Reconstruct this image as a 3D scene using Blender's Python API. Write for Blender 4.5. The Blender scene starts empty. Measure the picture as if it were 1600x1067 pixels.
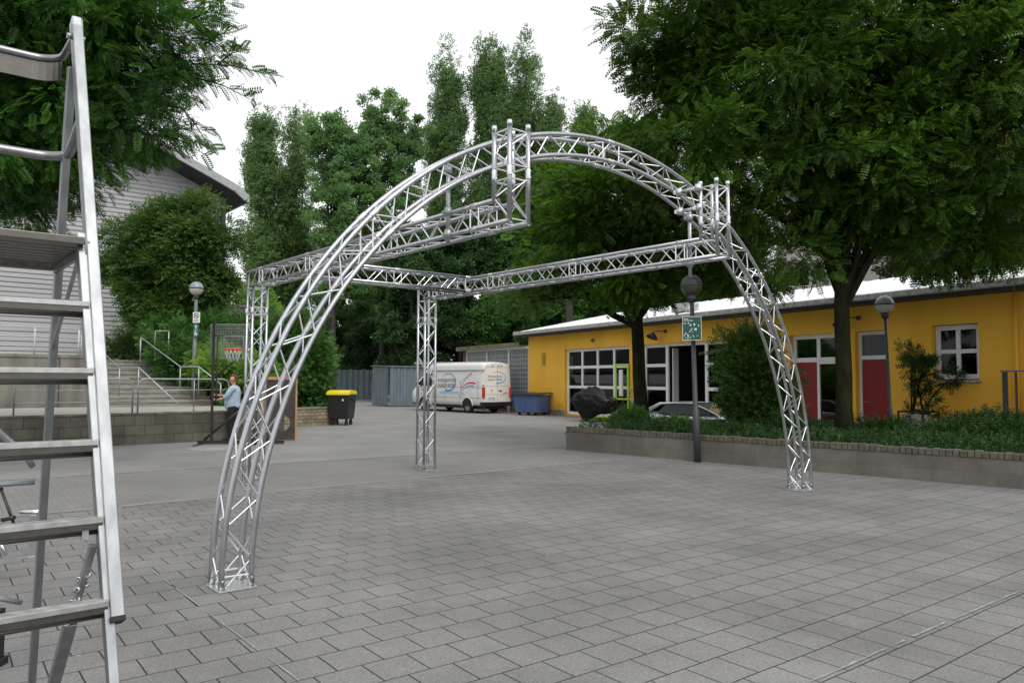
import bpy, bmesh, math, random
import numpy as np
from mathutils import Vector, Matrix, noise as mnoise
R = math.radians
random.seed(7)
SC = bpy.context.scene
COL = SC.collection

# ------------------------------------------------------------------ camera, sky, sun, exposure
F_PX, PITCH, ROLL, CAM_H = 1180.5, 0.0513, -0.0035, 1.7277
cam_d = bpy.data.cameras.new('camera')
cam = bpy.data.objects.new('camera', cam_d)
COL.objects.link(cam)
SC.camera = cam
cam_d.sensor_width = 36.0
cam_d.lens = F_PX / 1600 * 36
cam_d.clip_start = 0.05
cam_d.clip_end = 2000
_f = Vector((0, math.cos(PITCH), math.sin(PITCH)))
_r0 = Vector((1, 0, 0))
_u0 = Vector((0, -math.sin(PITCH), math.cos(PITCH)))
_r = _r0 * math.cos(ROLL) - _u0 * math.sin(ROLL)
_u = _r0 * math.sin(ROLL) + _u0 * math.cos(ROLL)
cam.matrix_world = Matrix(((_r.x, _u.x, -_f.x, 0), (_r.y, _u.y, -_f.y, 0), (_r.z, _u.z, -_f.z, CAM_H), (0, 0, 0, 1)))

SUN_EL, SUN_AZ = R(52), R(150)      # azimuth measured clockwise from +Y: high, behind and right of the camera
w = bpy.data.worlds.new('World')
SC.world = w
w.use_nodes = True
nt = w.node_tree
nt.nodes.clear()
sky = nt.nodes.new('ShaderNodeTexSky')
sky.sky_type = 'NISHITA'
sky.sun_disc = False
sky.sun_elevation = SUN_EL
sky.sun_rotation = SUN_AZ
sky.air_density = 1.0
sky.dust_density = 4.0
hsv = nt.nodes.new('ShaderNodeHueSaturation')
hsv.inputs['Saturation'].default_value = 0.12
bg1 = nt.nodes.new('ShaderNodeBackground')
bg1.inputs['Strength'].default_value = 0.06
bg2 = nt.nodes.new('ShaderNodeBackground')       # the even cloud layer
bg2.inputs['Color'].default_value = (0.97, 0.985, 1.0, 1)
bg2.inputs['Strength'].default_value = 0.90
add = nt.nodes.new('ShaderNodeAddShader')
out = nt.nodes.new('ShaderNodeOutputWorld')
nt.links.new(sky.outputs[0], hsv.inputs['Color'])
nt.links.new(hsv.outputs[0], bg1.inputs['Color'])
nt.links.new(bg1.outputs[0], add.inputs[0])
nt.links.new(bg2.outputs[0], add.inputs[1])
nt.links.new(add.outputs[0], out.inputs['Surface'])

sd = bpy.data.lights.new('sun', 'SUN')
sd.energy = 1.35
sd.angle = R(22)
sd.color = (1.0, 0.97, 0.92)
sun = bpy.data.objects.new('sun', sd)
COL.objects.link(sun)
_sd = Vector((math.sin(SUN_AZ) * math.cos(SUN_EL), math.cos(SUN_AZ) * math.cos(SUN_EL), math.sin(SUN_EL)))
sun.rotation_euler = _sd.to_track_quat('Z', 'Y').to_euler()
sun.location = (0, 0, 40)

SC.view_settings.view_transform = 'Standard'
SC.view_settings.look = 'None'
SC.view_settings.gamma = 1
SC.view_settings.exposure = 0.0
SC.cycles.max_bounces = 6
SC.cycles.diffuse_bounces = 3
SC.cycles.glossy_bounces = 3
SC.cycles.transmission_bounces = 4
SC.cycles.transparent_max_bounces = 6

# ------------------------------------------------------------------ helpers
def ray(px, py):
    a, b = px - 800, py - 533.5
    cr, sr = math.cos(ROLL), math.sin(ROLL)
    X, Y = a * cr - b * sr, a * sr + b * cr
    c, s = math.cos(PITCH), math.sin(PITCH)
    return Vector((X, F_PX * c + Y * s, F_PX * s - Y * c)) / F_PX

def at(px, py, d):
    """the world point seen at a photo pixel, d metres ahead"""
    r = ray(px, py)
    r = r * (d / r.y)
    return Vector((r.x, r.y, r.z + CAM_H))

def gnd(px, py, z=0.0):
    r = ray(px, py)
    t = (z - CAM_H) / r.z
    return Vector((r.x * t, r.y * t, z))

def rotz(a):
    return Matrix.Rotation(a, 4, 'Z')

class MB:
    def __init__(s):
        s.v = []; s.f = []; s.sm = []; s.mi = []
    def add(s, vs, fs, smooth=False, mi=0):
        n = len(s.v)
        s.v.extend([tuple(p) for p in vs])
        for f in fs:
            s.f.append(tuple(i + n for i in f)); s.sm.append(smooth); s.mi.append(mi)
        return s
    def box(s, c, size, rot=None, mi=0):
        hx, hy, hz = size[0] / 2, size[1] / 2, size[2] / 2
        vs = [Vector((x, y, z)) for x in (-hx, hx) for y in (-hy, hy) for z in (-hz, hz)]
        if rot is not None:
            vs = [rot.to_3x3() @ p for p in vs]
        c = Vector(c)
        vs = [p + c for p in vs]
        return s.add(vs, [(0, 1, 3, 2), (4, 6, 7, 5), (0, 4, 5, 1), (2, 3, 7, 6), (0, 2, 6, 4), (1, 5, 7, 3)], False, mi)
    def b2(s, x0, x1, y0, y1, z0, z1, mi=0):
        return s.box(((x0 + x1) / 2, (y0 + y1) / 2, (z0 + z1) / 2), (abs(x1 - x0), abs(y1 - y0), abs(z1 - z0)), None, mi)
    def bar(s, p0, p1, wa, wb, up=(0, 0, 1), mi=0):
        """rectangular bar from p0 to p1: wa across, wb along 'up'"""
        p0, p1 = Vector(p0), Vector(p1)
        d = (p1 - p0)
        L = d.length
        d = d / L
        a = d.cross(Vector(up))
        if a.length < 1e-4: a = d.cross(Vector((1, 0, 0)))
        a.normalize()
        b = a.cross(d).normalized()
        vs = []
        for p in (p0, p1):
            for sa, sb in ((-1, -1), (1, -1), (1, 1), (-1, 1)):
                vs.append(p + a * (sa * wa / 2) + b * (sb * wb / 2))
        return s.add(vs, [(3, 2, 1, 0), (4, 5, 6, 7), (0, 1, 5, 4), (1, 2, 6, 5), (2, 3, 7, 6), (3, 0, 4, 7)], False, mi)
    def tube(s, pts, r, n=8, cap=True, mi=0):
        pts = [Vector(p) for p in pts]
        m = len(pts)
        rs = r if isinstance(r, (list, tuple)) else [r] * m
        vs = []; a = None
        for i, p in enumerate(pts):
            t = (pts[min(i + 1, m - 1)] - pts[max(i - 1, 0)])
            if t.length < 1e-9: t = Vector((0, 0, 1))
            t.normalize()
            if a is None:
                a = t.cross(Vector((0, 0, 1)))
                if a.length < 1e-3: a = t.cross(Vector((1, 0, 0)))
            a = (a - t * a.dot(t)).normalized()
            b = t.cross(a)
            for k in range(n):
                q = 2 * math.pi * k / n
                vs.append(p + (a * math.cos(q) + b * math.sin(q)) * rs[i])
        fs = []
        for i in range(m - 1):
            for k in range(n):
                k2 = (k + 1) % n
                fs.append((i * n + k, i * n + k2, (i + 1) * n + k2, (i + 1) * n + k))
        s.add(vs, fs, True, mi)
        if cap:
            o = len(s.v) - len(vs)
            s.f.append(tuple(o + k for k in range(n))[::-1]); s.sm.append(False); s.mi.append(mi)
            s.f.append(tuple(o + (m - 1) * n + k for k in range(n))); s.sm.append(False); s.mi.append(mi)
        return s
    def lathe(s, prof, c=(0, 0, 0), n=20, mi=0, M=None):
        """prof: (r,z) list"""
        vs = []
        for r, z in prof:
            for k in range(n):
                q = 2 * math.pi * k / n
                vs.append(Vector((r * math.cos(q), r * math.sin(q), z)))
        if M is not None: vs = [M.to_3x3() @ p for p in vs]
        vs = [p + Vector(c) for p in vs]
        fs = []
        for i in range(len(prof) - 1):
            for k in range(n):
                k2 = (k + 1) % n
                fs.append((i * n + k, i * n + k2, (i + 1) * n + k2, (i + 1) * n + k))
        return s.add(vs, fs, True, mi)
    def prism(s, poly, axis_vec, mi=0):
        """poly: list of 3-D points (planar), extruded by axis_vec"""
        n = len(poly); a = Vector(axis_vec)
        vs = [Vector(p) for p in poly] + [Vector(p) + a for p in poly]
        fs = [tuple(range(n))[::-1], tuple(range(n, 2 * n))] + [(i, (i + 1) % n, n + (i + 1) % n, n + i) for i in range(n)]
        return s.add(vs, fs, False, mi)
    def build(s, name, mat, parent=None, org=None, bevel=0, fix=True):
        me = bpy.data.meshes.new(name)
        o0 = Vector(org) if org is not None else Vector((0, 0, 0))
        me.from_pydata([tuple(Vector(p) - o0) for p in s.v], [], s.f)
        me.polygons.foreach_set('use_smooth', s.sm)
        mats = mat if isinstance(mat, (list, tuple)) else [mat]
        for m_ in mats: me.materials.append(m_)
        me.polygons.foreach_set('material_index', s.mi)
        if fix:
            bm = bmesh.new(); bm.from_mesh(me)
            bmesh.ops.recalc_face_normals(bm, faces=bm.faces)
            bm.to_mesh(me); bm.free()
        me.update()
        o = bpy.data.objects.new(name, me)
        COL.objects.link(o)
        if parent is not None: o.parent = parent
        elif org is not None: o.location = o0
        if bevel:
            b = o.modifiers.new('bevel', 'BEVEL'); b.width = bevel; b.segments = 2; b.limit_method = 'ANGLE'; b.angle_limit = R(40)
        return o

def tag(o, label=None, cat=None, group=None, kind=None):
    if label: o['label'] = label
    if cat: o['category'] = cat
    if group: o['group'] = group
    if kind: o['kind'] = kind
    return o

def empty(name, loc=(0, 0, 0), rz=0, label=None, cat=None, group=None):
    o = bpy.data.objects.new(name, None)
    COL.objects.link(o)
    o.location = loc
    o.rotation_euler = (0, 0, rz)
    o.empty_display_size = 0.2
    return tag(o, label, cat, group)

def copy_tree(o, parent=None):
    c = o.copy(); COL.objects.link(c)
    c.parent = parent
    for ch in list(o.children): copy_tree(ch, c)
    return c

# ------------------------------------------------------------------ materials
def mat(name, col, rough=0.6, metal=0.0, var=0.12, scale=6.0, bump=0.0, bscale=None, spec=0.5, col2=None, detail=5, stretch=(1, 1, 1), coat=0):
    m = bpy.data.materials.new(name)
    m.use_nodes = True
    n = m.node_tree.nodes; l = m.node_tree.links
    b = n['Principled BSDF']
    b.inputs['Roughness'].default_value = rough
    b.inputs['Metallic'].default_value = metal
    b.inputs['Specular IOR Level'].default_value = spec
    if coat: b.inputs['Coat Weight'].default_value = coat
    tc = n.new('ShaderNodeTexCoord'); mp = n.new('ShaderNodeMapping')
    mp.inputs['Scale'].default_value = stretch
    l.new(tc.outputs['Object'], mp.inputs['Vector'])
    nz = n.new('ShaderNodeTexNoise'); nz.inputs['Scale'].default_value = scale; nz.inputs['Detail'].default_value = detail
    l.new(mp.outputs[0], nz.inputs['Vector'])
    cr = n.new('ShaderNodeValToRGB')
    c2 = col2 if col2 else tuple(min(1, c * (1 + var)) for c in col)
    c1 = tuple(c * (1 - var) for c in col) if not col2 else col
    cr.color_ramp.elements[0].position = 0.3; cr.color_ramp.elements[1].position = 0.7
    cr.color_ramp.elements[0].color = (*c1, 1); cr.color_ramp.elements[1].color = (*c2, 1)
    l.new(nz.outputs['Fac'], cr.inputs['Fac'])
    l.new(cr.outputs['Color'], b.inputs['Base Color'])
    if bump:
        nb = n.new('ShaderNodeTexNoise'); nb.inputs['Scale'].default_value = bscale or scale * 6; nb.inputs['Detail'].default_value = 6
        l.new(mp.outputs[0], nb.inputs['Vector'])
        bp = n.new('ShaderNodeBump'); bp.inputs['Strength'].default_value = bump; bp.inputs['Distance'].default_value = 0.02
        l.new(nb.outputs['Fac'], bp.inputs['Height']); l.new(bp.outputs[0], b.inputs['Normal'])
    if metal > .5:
        mr = n.new('ShaderNodeMapRange'); mr.inputs['To Min'].default_value = rough * .75; mr.inputs['To Max'].default_value = min(1, rough * 1.3)
        l.new(nz.outputs['Fac'], mr.inputs['Value']); l.new(mr.outputs[0], b.inputs['Roughness'])
    return m

def leaf_mat(name, dark, light, trans=0.3, scale=0.9, rough=0.5):
    m = bpy.data.materials.new(name); m.use_nodes = True
    n = m.node_tree.nodes; l = m.node_tree.links
    b = n['Principled BSDF']; b.inputs['Roughness'].default_value = rough; b.inputs['Specular IOR Level'].default_value = 0.35
    tc = n.new('ShaderNodeTexCoord')
    nz = n.new('ShaderNodeTexNoise'); nz.inputs['Scale'].default_value = scale; nz.inputs['Detail'].default_value = 3
    n2 = n.new('ShaderNodeTexNoise'); n2.inputs['Scale'].default_value = 9; n2.inputs['Detail'].default_value = 2
    l.new(tc.outputs['Object'], nz.inputs['Vector']); l.new(tc.outputs['Object'], n2.inputs['Vector'])
    ad = n.new('ShaderNodeMath'); ad.operation = 'ADD'
    l.new(nz.outputs['Fac'], ad.inputs[0]); l.new(n2.outputs['Fac'], ad.inputs[1])
    ml = n.new('ShaderNodeMath'); ml.operation = 'MULTIPLY'; ml.inputs[1].default_value = 0.5
    l.new(ad.outputs[0], ml.inputs[0])
    cr = n.new('ShaderNodeValToRGB')
    cr.color_ramp.elements[0].position = 0.38; cr.color_ramp.elements[1].position = 0.62
    cr.color_ramp.elements[0].color = (*dark, 1); cr.color_ramp.elements[1].color = (*light, 1)
    l.new(ml.outputs[0], cr.inputs['Fac']); l.new(cr.outputs['Color'], b.inputs['Base Color'])
    tr = n.new('ShaderNodeBsdfTranslucent'); mx = n.new('ShaderNodeMixShader'); mx.inputs[0].default_value = trans
    hs = n.new('ShaderNodeHueSaturation'); hs.inputs['Value'].default_value = 1.5; hs.inputs['Hue'].default_value = 0.48
    l.new(cr.outputs['Color'], hs.inputs['Color']); l.new(hs.outputs[0], tr.inputs['Color'])
    l.new(b.outputs[0], mx.inputs[1]); l.new(tr.outputs[0], mx.inputs[2])
    l.new(mx.outputs[0], n['Material Output'].inputs['Surface'])
    return m

def glass_mat(name, tint=(0.75, 0.8, 0.8), refl=0.12):
    m = bpy.data.materials.new(name); m.use_nodes = True
    n = m.node_tree.nodes; l = m.node_tree.links; n.remove(n['Principled BSDF'])
    t = n.new('ShaderNodeBsdfTransparent'); t.inputs['Color'].default_value = (*tint, 1)
    g = n.new('ShaderNodeBsdfGlossy'); g.inputs['Roughness'].default_value = 0.02
    fr = n.new('ShaderNodeFresnel'); fr.inputs['IOR'].default_value = 1.5
    mx = n.new('ShaderNodeMixShader')
    l.new(fr.outputs[0], mx.inputs[0]); l.new(t.outputs[0], mx.inputs[1]); l.new(g.outputs[0], mx.inputs[2])
    l.new(mx.outputs[0], n['Material Output'].inputs['Surface'])
    return m

def brick_mat(name, c1, c2, mortar, bw, rh, ms, rot=0, rough=0.85, offset=0.5, bump=0.4, plane='XY', stain=0.25, speck=0.15, squash=1, moss=None):
    m = bpy.data.materials.new(name); m.use_nodes = True
    n = m.node_tree.nodes; l = m.node_tree.links; b = n['Principled BSDF']
    b.inputs['Roughness'].default_value = rough; b.inputs['Specular IOR Level'].default_value = 0.3
    tc = n.new('ShaderNodeTexCoord'); mp = n.new('ShaderNodeMapping')
    src = tc.outputs['Object']
    if plane == 'XZ':
        sp = n.new('ShaderNodeSeparateXYZ'); cb = n.new('ShaderNodeCombineXYZ')
        l.new(src, sp.inputs[0]); l.new(sp.outputs['X'], cb.inputs['X']); l.new(sp.outputs['Z'], cb.inputs['Y']); src = cb.outputs[0]
    mp.inputs['Rotation'].default_value = (0, 0, rot)
    l.new(src, mp.inputs['Vector'])
    # slight waviness, so that joints are not ruler-straight
    nw = n.new('ShaderNodeTexNoise'); nw.inputs['Scale'].default_value = 1.3; nw.inputs['Detail'].default_value = 2
    l.new(mp.outputs[0], nw.inputs['Vector'])
    vs = n.new('ShaderNodeVectorMath'); vs.operation = 'SCALE'; vs.inputs['Scale'].default_value = 0.022 if bw > .2 else .01
    l.new(nw.outputs['Color'], vs.inputs[0])
    va = n.new('ShaderNodeVectorMath'); l.new(mp.outputs[0], va.inputs[0]); l.new(vs.outputs[0], va.inputs[1])
    bt = n.new('ShaderNodeTexBrick')
    bt.offset = offset; bt.squash = squash
    bt.inputs['Scale'].default_value = 1; bt.inputs['Brick Width'].default_value = bw; bt.inputs['Row Height'].default_value = rh
    bt.inputs['Mortar Size'].default_value = ms; bt.inputs['Mortar Smooth'].default_value = 0.3
    bt.inputs['Color1'].default_value = (*c1, 1); bt.inputs['Color2'].default_value = (*c2, 1); bt.inputs['Mortar'].default_value = (*mortar, 1)
    l.new(va.outputs[0], bt.inputs['Vector'])
    # stains and speckle
    ns = n.new('ShaderNodeTexNoise'); ns.inputs['Scale'].default_value = 0.55; ns.inputs['Detail'].default_value = 7; ns.inputs['Roughness'].default_value = .65
    l.new(mp.outputs[0], ns.inputs['Vector'])
    mr = n.new('ShaderNodeMapRange'); mr.inputs['From Min'].default_value = .3; mr.inputs['From Max'].default_value = .7
    mr.inputs['To Min'].default_value = 1 - stain; mr.inputs['To Max'].default_value = 1 + stain * .5
    l.new(ns.outputs['Fac'], mr.inputs['Value'])
    n3 = n.new('ShaderNodeTexNoise'); n3.inputs['Scale'].default_value = 90; n3.inputs['Detail'].default_value = 3
    l.new(mp.outputs[0], n3.inputs['Vector'])
    m3 = n.new('ShaderNodeMapRange'); m3.inputs['From Min'].default_value = .3; m3.inputs['From Max'].default_value = .7
    m3.inputs['To Min'].default_value = 1 - speck; m3.inputs['To Max'].default_value = 1 + speck
    l.new(n3.outputs['Fac'], m3.inputs['Value'])
    mu = n.new('ShaderNodeMath'); mu.operation = 'MULTIPLY'; l.new(mr.outputs[0], mu.inputs[0]); l.new(m3.outputs[0], mu.inputs[1])
    vm = n.new('ShaderNodeVectorMath'); vm.operation = 'SCALE'; l.new(bt.outputs['Color'], vm.inputs[0]); l.new(mu.outputs[0], vm.inputs['Scale'])
    fin = vm.outputs[0]
    if speck > .2 and plane == 'XY':
        vo = n.new('ShaderNodeTexVoronoi'); vo.inputs['Scale'].default_value = 1.7; l.new(mp.outputs[0], vo.inputs['Vector'])
        mg = n.new('ShaderNodeMapRange'); mg.inputs['From Min'].default_value = .022; mg.inputs['From Max'].default_value = .03; mg.inputs['To Min'].default_value = .55; mg.inputs['To Max'].default_value = 0
        l.new(vo.outputs['Distance'], mg.inputs['Value'])
        mk = n.new('ShaderNodeMix'); mk.data_type = 'RGBA'; mk.inputs['B'].default_value = (.42, .42, .40, 1)
        l.new(mg.outputs[0], mk.inputs['Factor']); l.new(fin, mk.inputs['A']); fin = mk.outputs['Result']
    if moss:
        nm = n.new('ShaderNodeTexNoise'); nm.inputs['Scale'].default_value = .8; nm.inputs['Detail'].default_value = 6
        l.new(mp.outputs[0], nm.inputs['Vector'])
        mm = n.new('ShaderNodeMapRange'); mm.inputs['From Min'].default_value = .48; mm.inputs['From Max'].default_value = .75
        mm.inputs['To Max'].default_value = .5; l.new(nm.outputs['Fac'], mm.inputs['Value'])
        mc = n.new('ShaderNodeMix'); mc.data_type = 'RGBA'; mc.inputs['B'].default_value = (*moss, 1)
        l.new(mm.outputs[0], mc.inputs['Factor']); l.new(fin, mc.inputs['A']); fin = mc.outputs['Result']
    l.new(fin, b.inputs['Base Color'])
    bp = n.new('ShaderNodeBump'); bp.inputs['Strength'].default_value = bump; bp.inputs['Distance'].default_value = 0.006; bp.invert = True
    l.new(bt.outputs['Fac'], bp.inputs['Height'])
    b2 = n.new('ShaderNodeBump'); b2.inputs['Strength'].default_value = .25; b2.inputs['Distance'].default_value = 0.004
    l.new(n3.outputs['Fac'], b2.inputs['Height']); l.new(bp.outputs[0], b2.inputs['Normal']); l.new(b2.outputs[0], b.inputs['Normal'])
    return m

def M(): pass
M.alu = mat('aluminium', (0.47, 0.48, 0.50), 0.28, 1.0, .10, 14, stretch=(1, 1, .3))
M.alu_brace = mat('aluminium_brace', (0.80, 0.81, 0.83), 0.25, 1.0, .04, 30)
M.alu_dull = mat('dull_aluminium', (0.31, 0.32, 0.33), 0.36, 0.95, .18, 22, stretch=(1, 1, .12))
M.alu_tread = mat('tread_aluminium', (0.55, 0.55, 0.54), 0.4, 0.95, .15, 30)
M.plate = mat('bright_plate', (0.86, 0.87, 0.88), 0.3, 0.9, .04, 20)
M.alu_bright = mat('polished_aluminium', (0.72, 0.73, 0.75), 0.24, 1.0, .03, 20)
M.alu_rung = mat('shaded_aluminium', (0.15, 0.142, 0.125), 0.34, 0.95, .1, 30)  # dark tone paints in the shade of rung undersides and platform
M.steel = mat('galvanised_steel', (0.42, 0.44, 0.46), 0.45, 0.85, .15, 25)
M.black_metal = mat('black_metal', (0.015, 0.015, 0.017), 0.45, 0.0, .2, 12)
M.black = mat('black_plastic', (0.014, 0.015, 0.017), 0.42, 0, .2, 6, bump=.05)
M.rubber = mat('rubber', (0.018, 0.018, 0.018), 0.8)
M.pole = mat('grey_pole_paint', (0.05, 0.055, 0.06), 0.5, 0.2, .2, 14)
M.pole_light = mat('light_grey_pole_paint', (0.15, 0.16, 0.17), 0.5, 0.2, .2, 14)
M.yellow = mat('ochre_plaster', (0.84, 0.45, 0.05), 0.85, 0, .08, .9, bump=.3, bscale=50, spec=.2, detail=9, col2=(0.93, 0.54, 0.075), stretch=(1, 1, .35))
def base_dirt(m, dirt, z0, z1):
    n = m.node_tree.nodes; l = m.node_tree.links; b = n['Principled BSDF']
    src = b.inputs['Base Color'].links[0].from_socket
    tc = n.new('ShaderNodeTexCoord'); sp = n.new('ShaderNodeSeparateXYZ'); l.new(tc.outputs['Object'], sp.inputs[0])
    nz = n.new('ShaderNodeTexNoise'); nz.inputs['Scale'].default_value = 2.2; nz.inputs['Detail'].default_value = 8; l.new(tc.outputs['Object'], nz.inputs['Vector'])
    sc = n.new('ShaderNodeMath'); sc.operation = 'MULTIPLY_ADD'; sc.inputs[1].default_value = -1.3; l.new(nz.outputs['Fac'], sc.inputs[0]); l.new(sp.outputs['Z'], sc.inputs[2])
    mr = n.new('ShaderNodeMapRange'); mr.inputs['From Min'].default_value = z0 - .65; mr.inputs['From Max'].default_value = z1 - .65; mr.inputs['To Min'].default_value = .6; mr.inputs['To Max'].default_value = 0
    l.new(sc.outputs[0], mr.inputs['Value'])
    mx = n.new('ShaderNodeMix'); mx.data_type = 'RGBA'; mx.inputs['B'].default_value = (*dirt, 1)
    l.new(mr.outputs[0], mx.inputs['Factor']); l.new(src, mx.inputs['A']); l.new(mx.outputs['Result'], b.inputs['Base Color'])
base_dirt(M.yellow, (.30, .18, .05), .15, .75)
M.white = mat('white_frame_paint', (0.82, 0.83, 0.83), 0.45, 0, .05, 8)
M.van_white = mat('white_vehicle_paint', (0.80, 0.79, 0.77), 0.3, 0, .05, 2.2, coat=.4, detail=8)
M.roof_white = mat('pale_roof_sheet', (0.80, 0.82, 0.84), 0.4, 0, .05, 1.5, stretch=(1, 4, 1))
M.fascia = mat('dark_fascia', (0.05, 0.05, 0.055), 0.7, 0, .3, 3)
M.gutter = mat('weathered_gutter', (0.38, 0.38, 0.37), 0.75, 0.0, .4, 8, bump=.3, detail=9)
M.red = mat('red_door_paint', (0.25, 0.010, 0.012), 0.45, 0, .1, 3)
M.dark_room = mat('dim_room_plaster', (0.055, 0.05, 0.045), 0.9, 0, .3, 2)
M.glass = glass_mat('window_glass')
M.car_glass = mat('tinted_car_glass', (0.02, 0.024, 0.026), 0.03, 0, .1, 3, spec=.9)
M.concrete = mat('weathered_concrete', (0.21, 0.195, 0.17), 0.9, 0, .3, 2.5, bump=.4, bscale=40, detail=9)
M.slab = mat('pale_terrace_slab', (0.36, 0.34, 0.30), 0.9, 0, .12, 3, bump=.2, detail=9)
M.step = mat('worn_step_concrete', (0.30, 0.285, 0.25), 0.9, 0, .22, 4, bump=.3, detail=9, stretch=(1, 1, 3))
M.soil = mat('dark_soil', (0.035, 0.028, 0.02), 1, 0, .4, 8, bump=.6)
M.bark = mat('furrowed_bark', (0.020, 0.021, 0.010), 0.95, 0, .5, 9, bump=1.0, bscale=22, stretch=(1, 1, .22), detail=8, spec=.08)
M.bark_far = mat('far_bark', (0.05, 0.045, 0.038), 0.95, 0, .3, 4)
M.blue = mat('blue_skip_paint', (0.075, 0.125, 0.27), 0.55, 0, .15, 4, bump=.1)
M.bluegrey = mat('blue_grey_sheet', (0.15, 0.19, 0.215), 0.5, 0.1, .16, 2.2, stretch=(1, 1, .3), detail=8)
M.bin_lid = mat('yellow_plastic', (0.72, 0.58, 0.01), 0.5, 0, .08, 5)
M.bin_green = mat('dark_green_plastic', (0.02, 0.11, 0.06), 0.5, 0, .1, 5)
M.lime = mat('lime_paint', (0.38, 0.72, 0.05), 0.45, 0, .1, 5)
M.green_paint = mat('green_bench_paint', (0.02, 0.30, 0.07), 0.5)
M.tarp = mat('black_sheeting', (0.0055, 0.006, 0.007), 0.42, 0, .3, 4, spec=.28, bump=.5, bscale=7)
M.wood = mat('pale_wood_edge', (0.42, 0.24, 0.10), 0.7, 0, .2, 9, stretch=(1, 1, .2))
M.board = mat('dark_board', (0.045, 0.036, 0.032), 0.6, 0, .3, 5)
M.skin = mat('skin', (0.56, 0.31, 0.22), 0.6, 0, .1, 30)
M.shirt = mat('light_blue_cotton', (0.42, 0.55, 0.68), 0.9, 0, .12, 14, bump=.5, bscale=14)
M.trousers = mat('black_cloth', (0.013, 0.013, 0.016), 0.9, 0, .3, 14, bump=.4, bscale=14)
M.shoe = mat('black_shoe_leather', (0.012, 0.011, 0.01), 0.4)
M.hair = mat('greying_brown_hair', (0.12, 0.07, 0.04), 0.8, 0, .3, 60, bump=.6)
M.orange = mat('orange_rim_paint', (0.72, 0.13, 0.03), 0.45)
M.grey_siding = mat('grey_siding', (0.43, 0.425, 0.435), 0.55, 0.2, .07, .8, detail=6, stretch=(.4, .4, 3))
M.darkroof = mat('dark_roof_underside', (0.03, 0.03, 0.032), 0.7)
M.roof_edge = mat('roof_edge_metal', (0.33, 0.34, 0.34), 0.5, .4)
M.lamp_top = mat('grey_lamp_shell', (0.22, 0.245, 0.285), 0.35, 0, .15, 9, coat=.3)
M.facade_grey = mat('pale_grey_render', (0.34, 0.33, 0.31), 0.9, 0, .1, .6, detail=8)
M.facade_base = mat('brown_grey_render', (0.20, 0.175, 0.15), 0.9, 0, .1, .6)
M.tiles = mat('red_roof_tiles', (0.16, 0.055, 0.04), 0.85, 0, .25, 5)
M.sign_green = mat('green_sign_enamel', (0.005, 0.085, 0.058), 0.35, 0, .1, 5)
M.sign_white = mat('white_sign_enamel', (0.75, 0.77, 0.76), 0.4, 0, .03, 5)
M.sign_dark = mat('dark_sign_ink', (0.03, 0.03, 0.035), 0.5)
M.logo_blue = mat('light_blue_vinyl', (0.08, 0.40, 0.68), 0.4)
M.logo_red = mat('crimson_vinyl', (0.55, 0.03, 0.07), 0.4)
M.logo_grey = mat('grey_vinyl', (0.16, 0.18, 0.2), 0.5)
M.tail = mat('red_lamp_lens', (0.55, 0.035, 0.02), 0.15, 0, .1, 5, coat=.5)
M.hub = mat('silver_wheel_hub', (0.45, 0.45, 0.46), 0.4, .8, .1, 6)
M.chalk = mat('blue_chalk', (0.25, 0.30, 0.29), 0.95, 0, .3, 20)
M.car_silver = mat('silver_car_paint', (0.55, 0.58, 0.6), 0.25, .6, .05, 3, coat=.6)
M.pot = mat('pale_planter_plastic', (0.4, 0.4, 0.38), 0.7)
M.net = mat('steel_mesh_panel', (0.36, 0.38, 0.38), 0.5, .4)
M.mesh_white = mat('white_chain', (0.6, 0.6, 0.6), 0.6)
M.teal = mat('pale_teal_sheet', (0.22, 0.42, 0.38), 0.7, 0, .1, 3)

M.leaf_rob = leaf_mat('locust_leaf', (0.011, 0.036, 0.006), (0.10, 0.225, 0.022), .3, .55)
M.leaf_near = leaf_mat('near_locust_leaf', (0.010, 0.038, 0.008), (0.068, 0.195, 0.024), .28, .7)
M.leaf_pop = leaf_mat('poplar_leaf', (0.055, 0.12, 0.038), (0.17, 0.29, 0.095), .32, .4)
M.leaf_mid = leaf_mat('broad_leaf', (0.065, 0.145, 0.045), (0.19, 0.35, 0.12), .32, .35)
M.leaf_dark = leaf_mat('dark_leaf', (0.02, 0.052, 0.015), (0.06, 0.135, 0.036), .2, .3)
M.leaf_olive = leaf_mat('olive_leaf', (0.03, 0.085, 0.014), (0.10, 0.19, 0.04), .28, .9)
M.leaf_hedge = leaf_mat('hedge_leaf', (0.035, 0.10, 0.02), (0.10, 0.24, 0.05), .25, 1.2)
M.leaf_bright = leaf_mat('fresh_leaf', (0.10, 0.22, 0.03), (0.22, 0.40, 0.06), .3, 1.2)
M.leaf_cover = leaf_mat('ground_cover_leaf', (0.010, 0.035, 0.007), (0.044, 0.112, 0.022), .22, 1.5)

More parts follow.
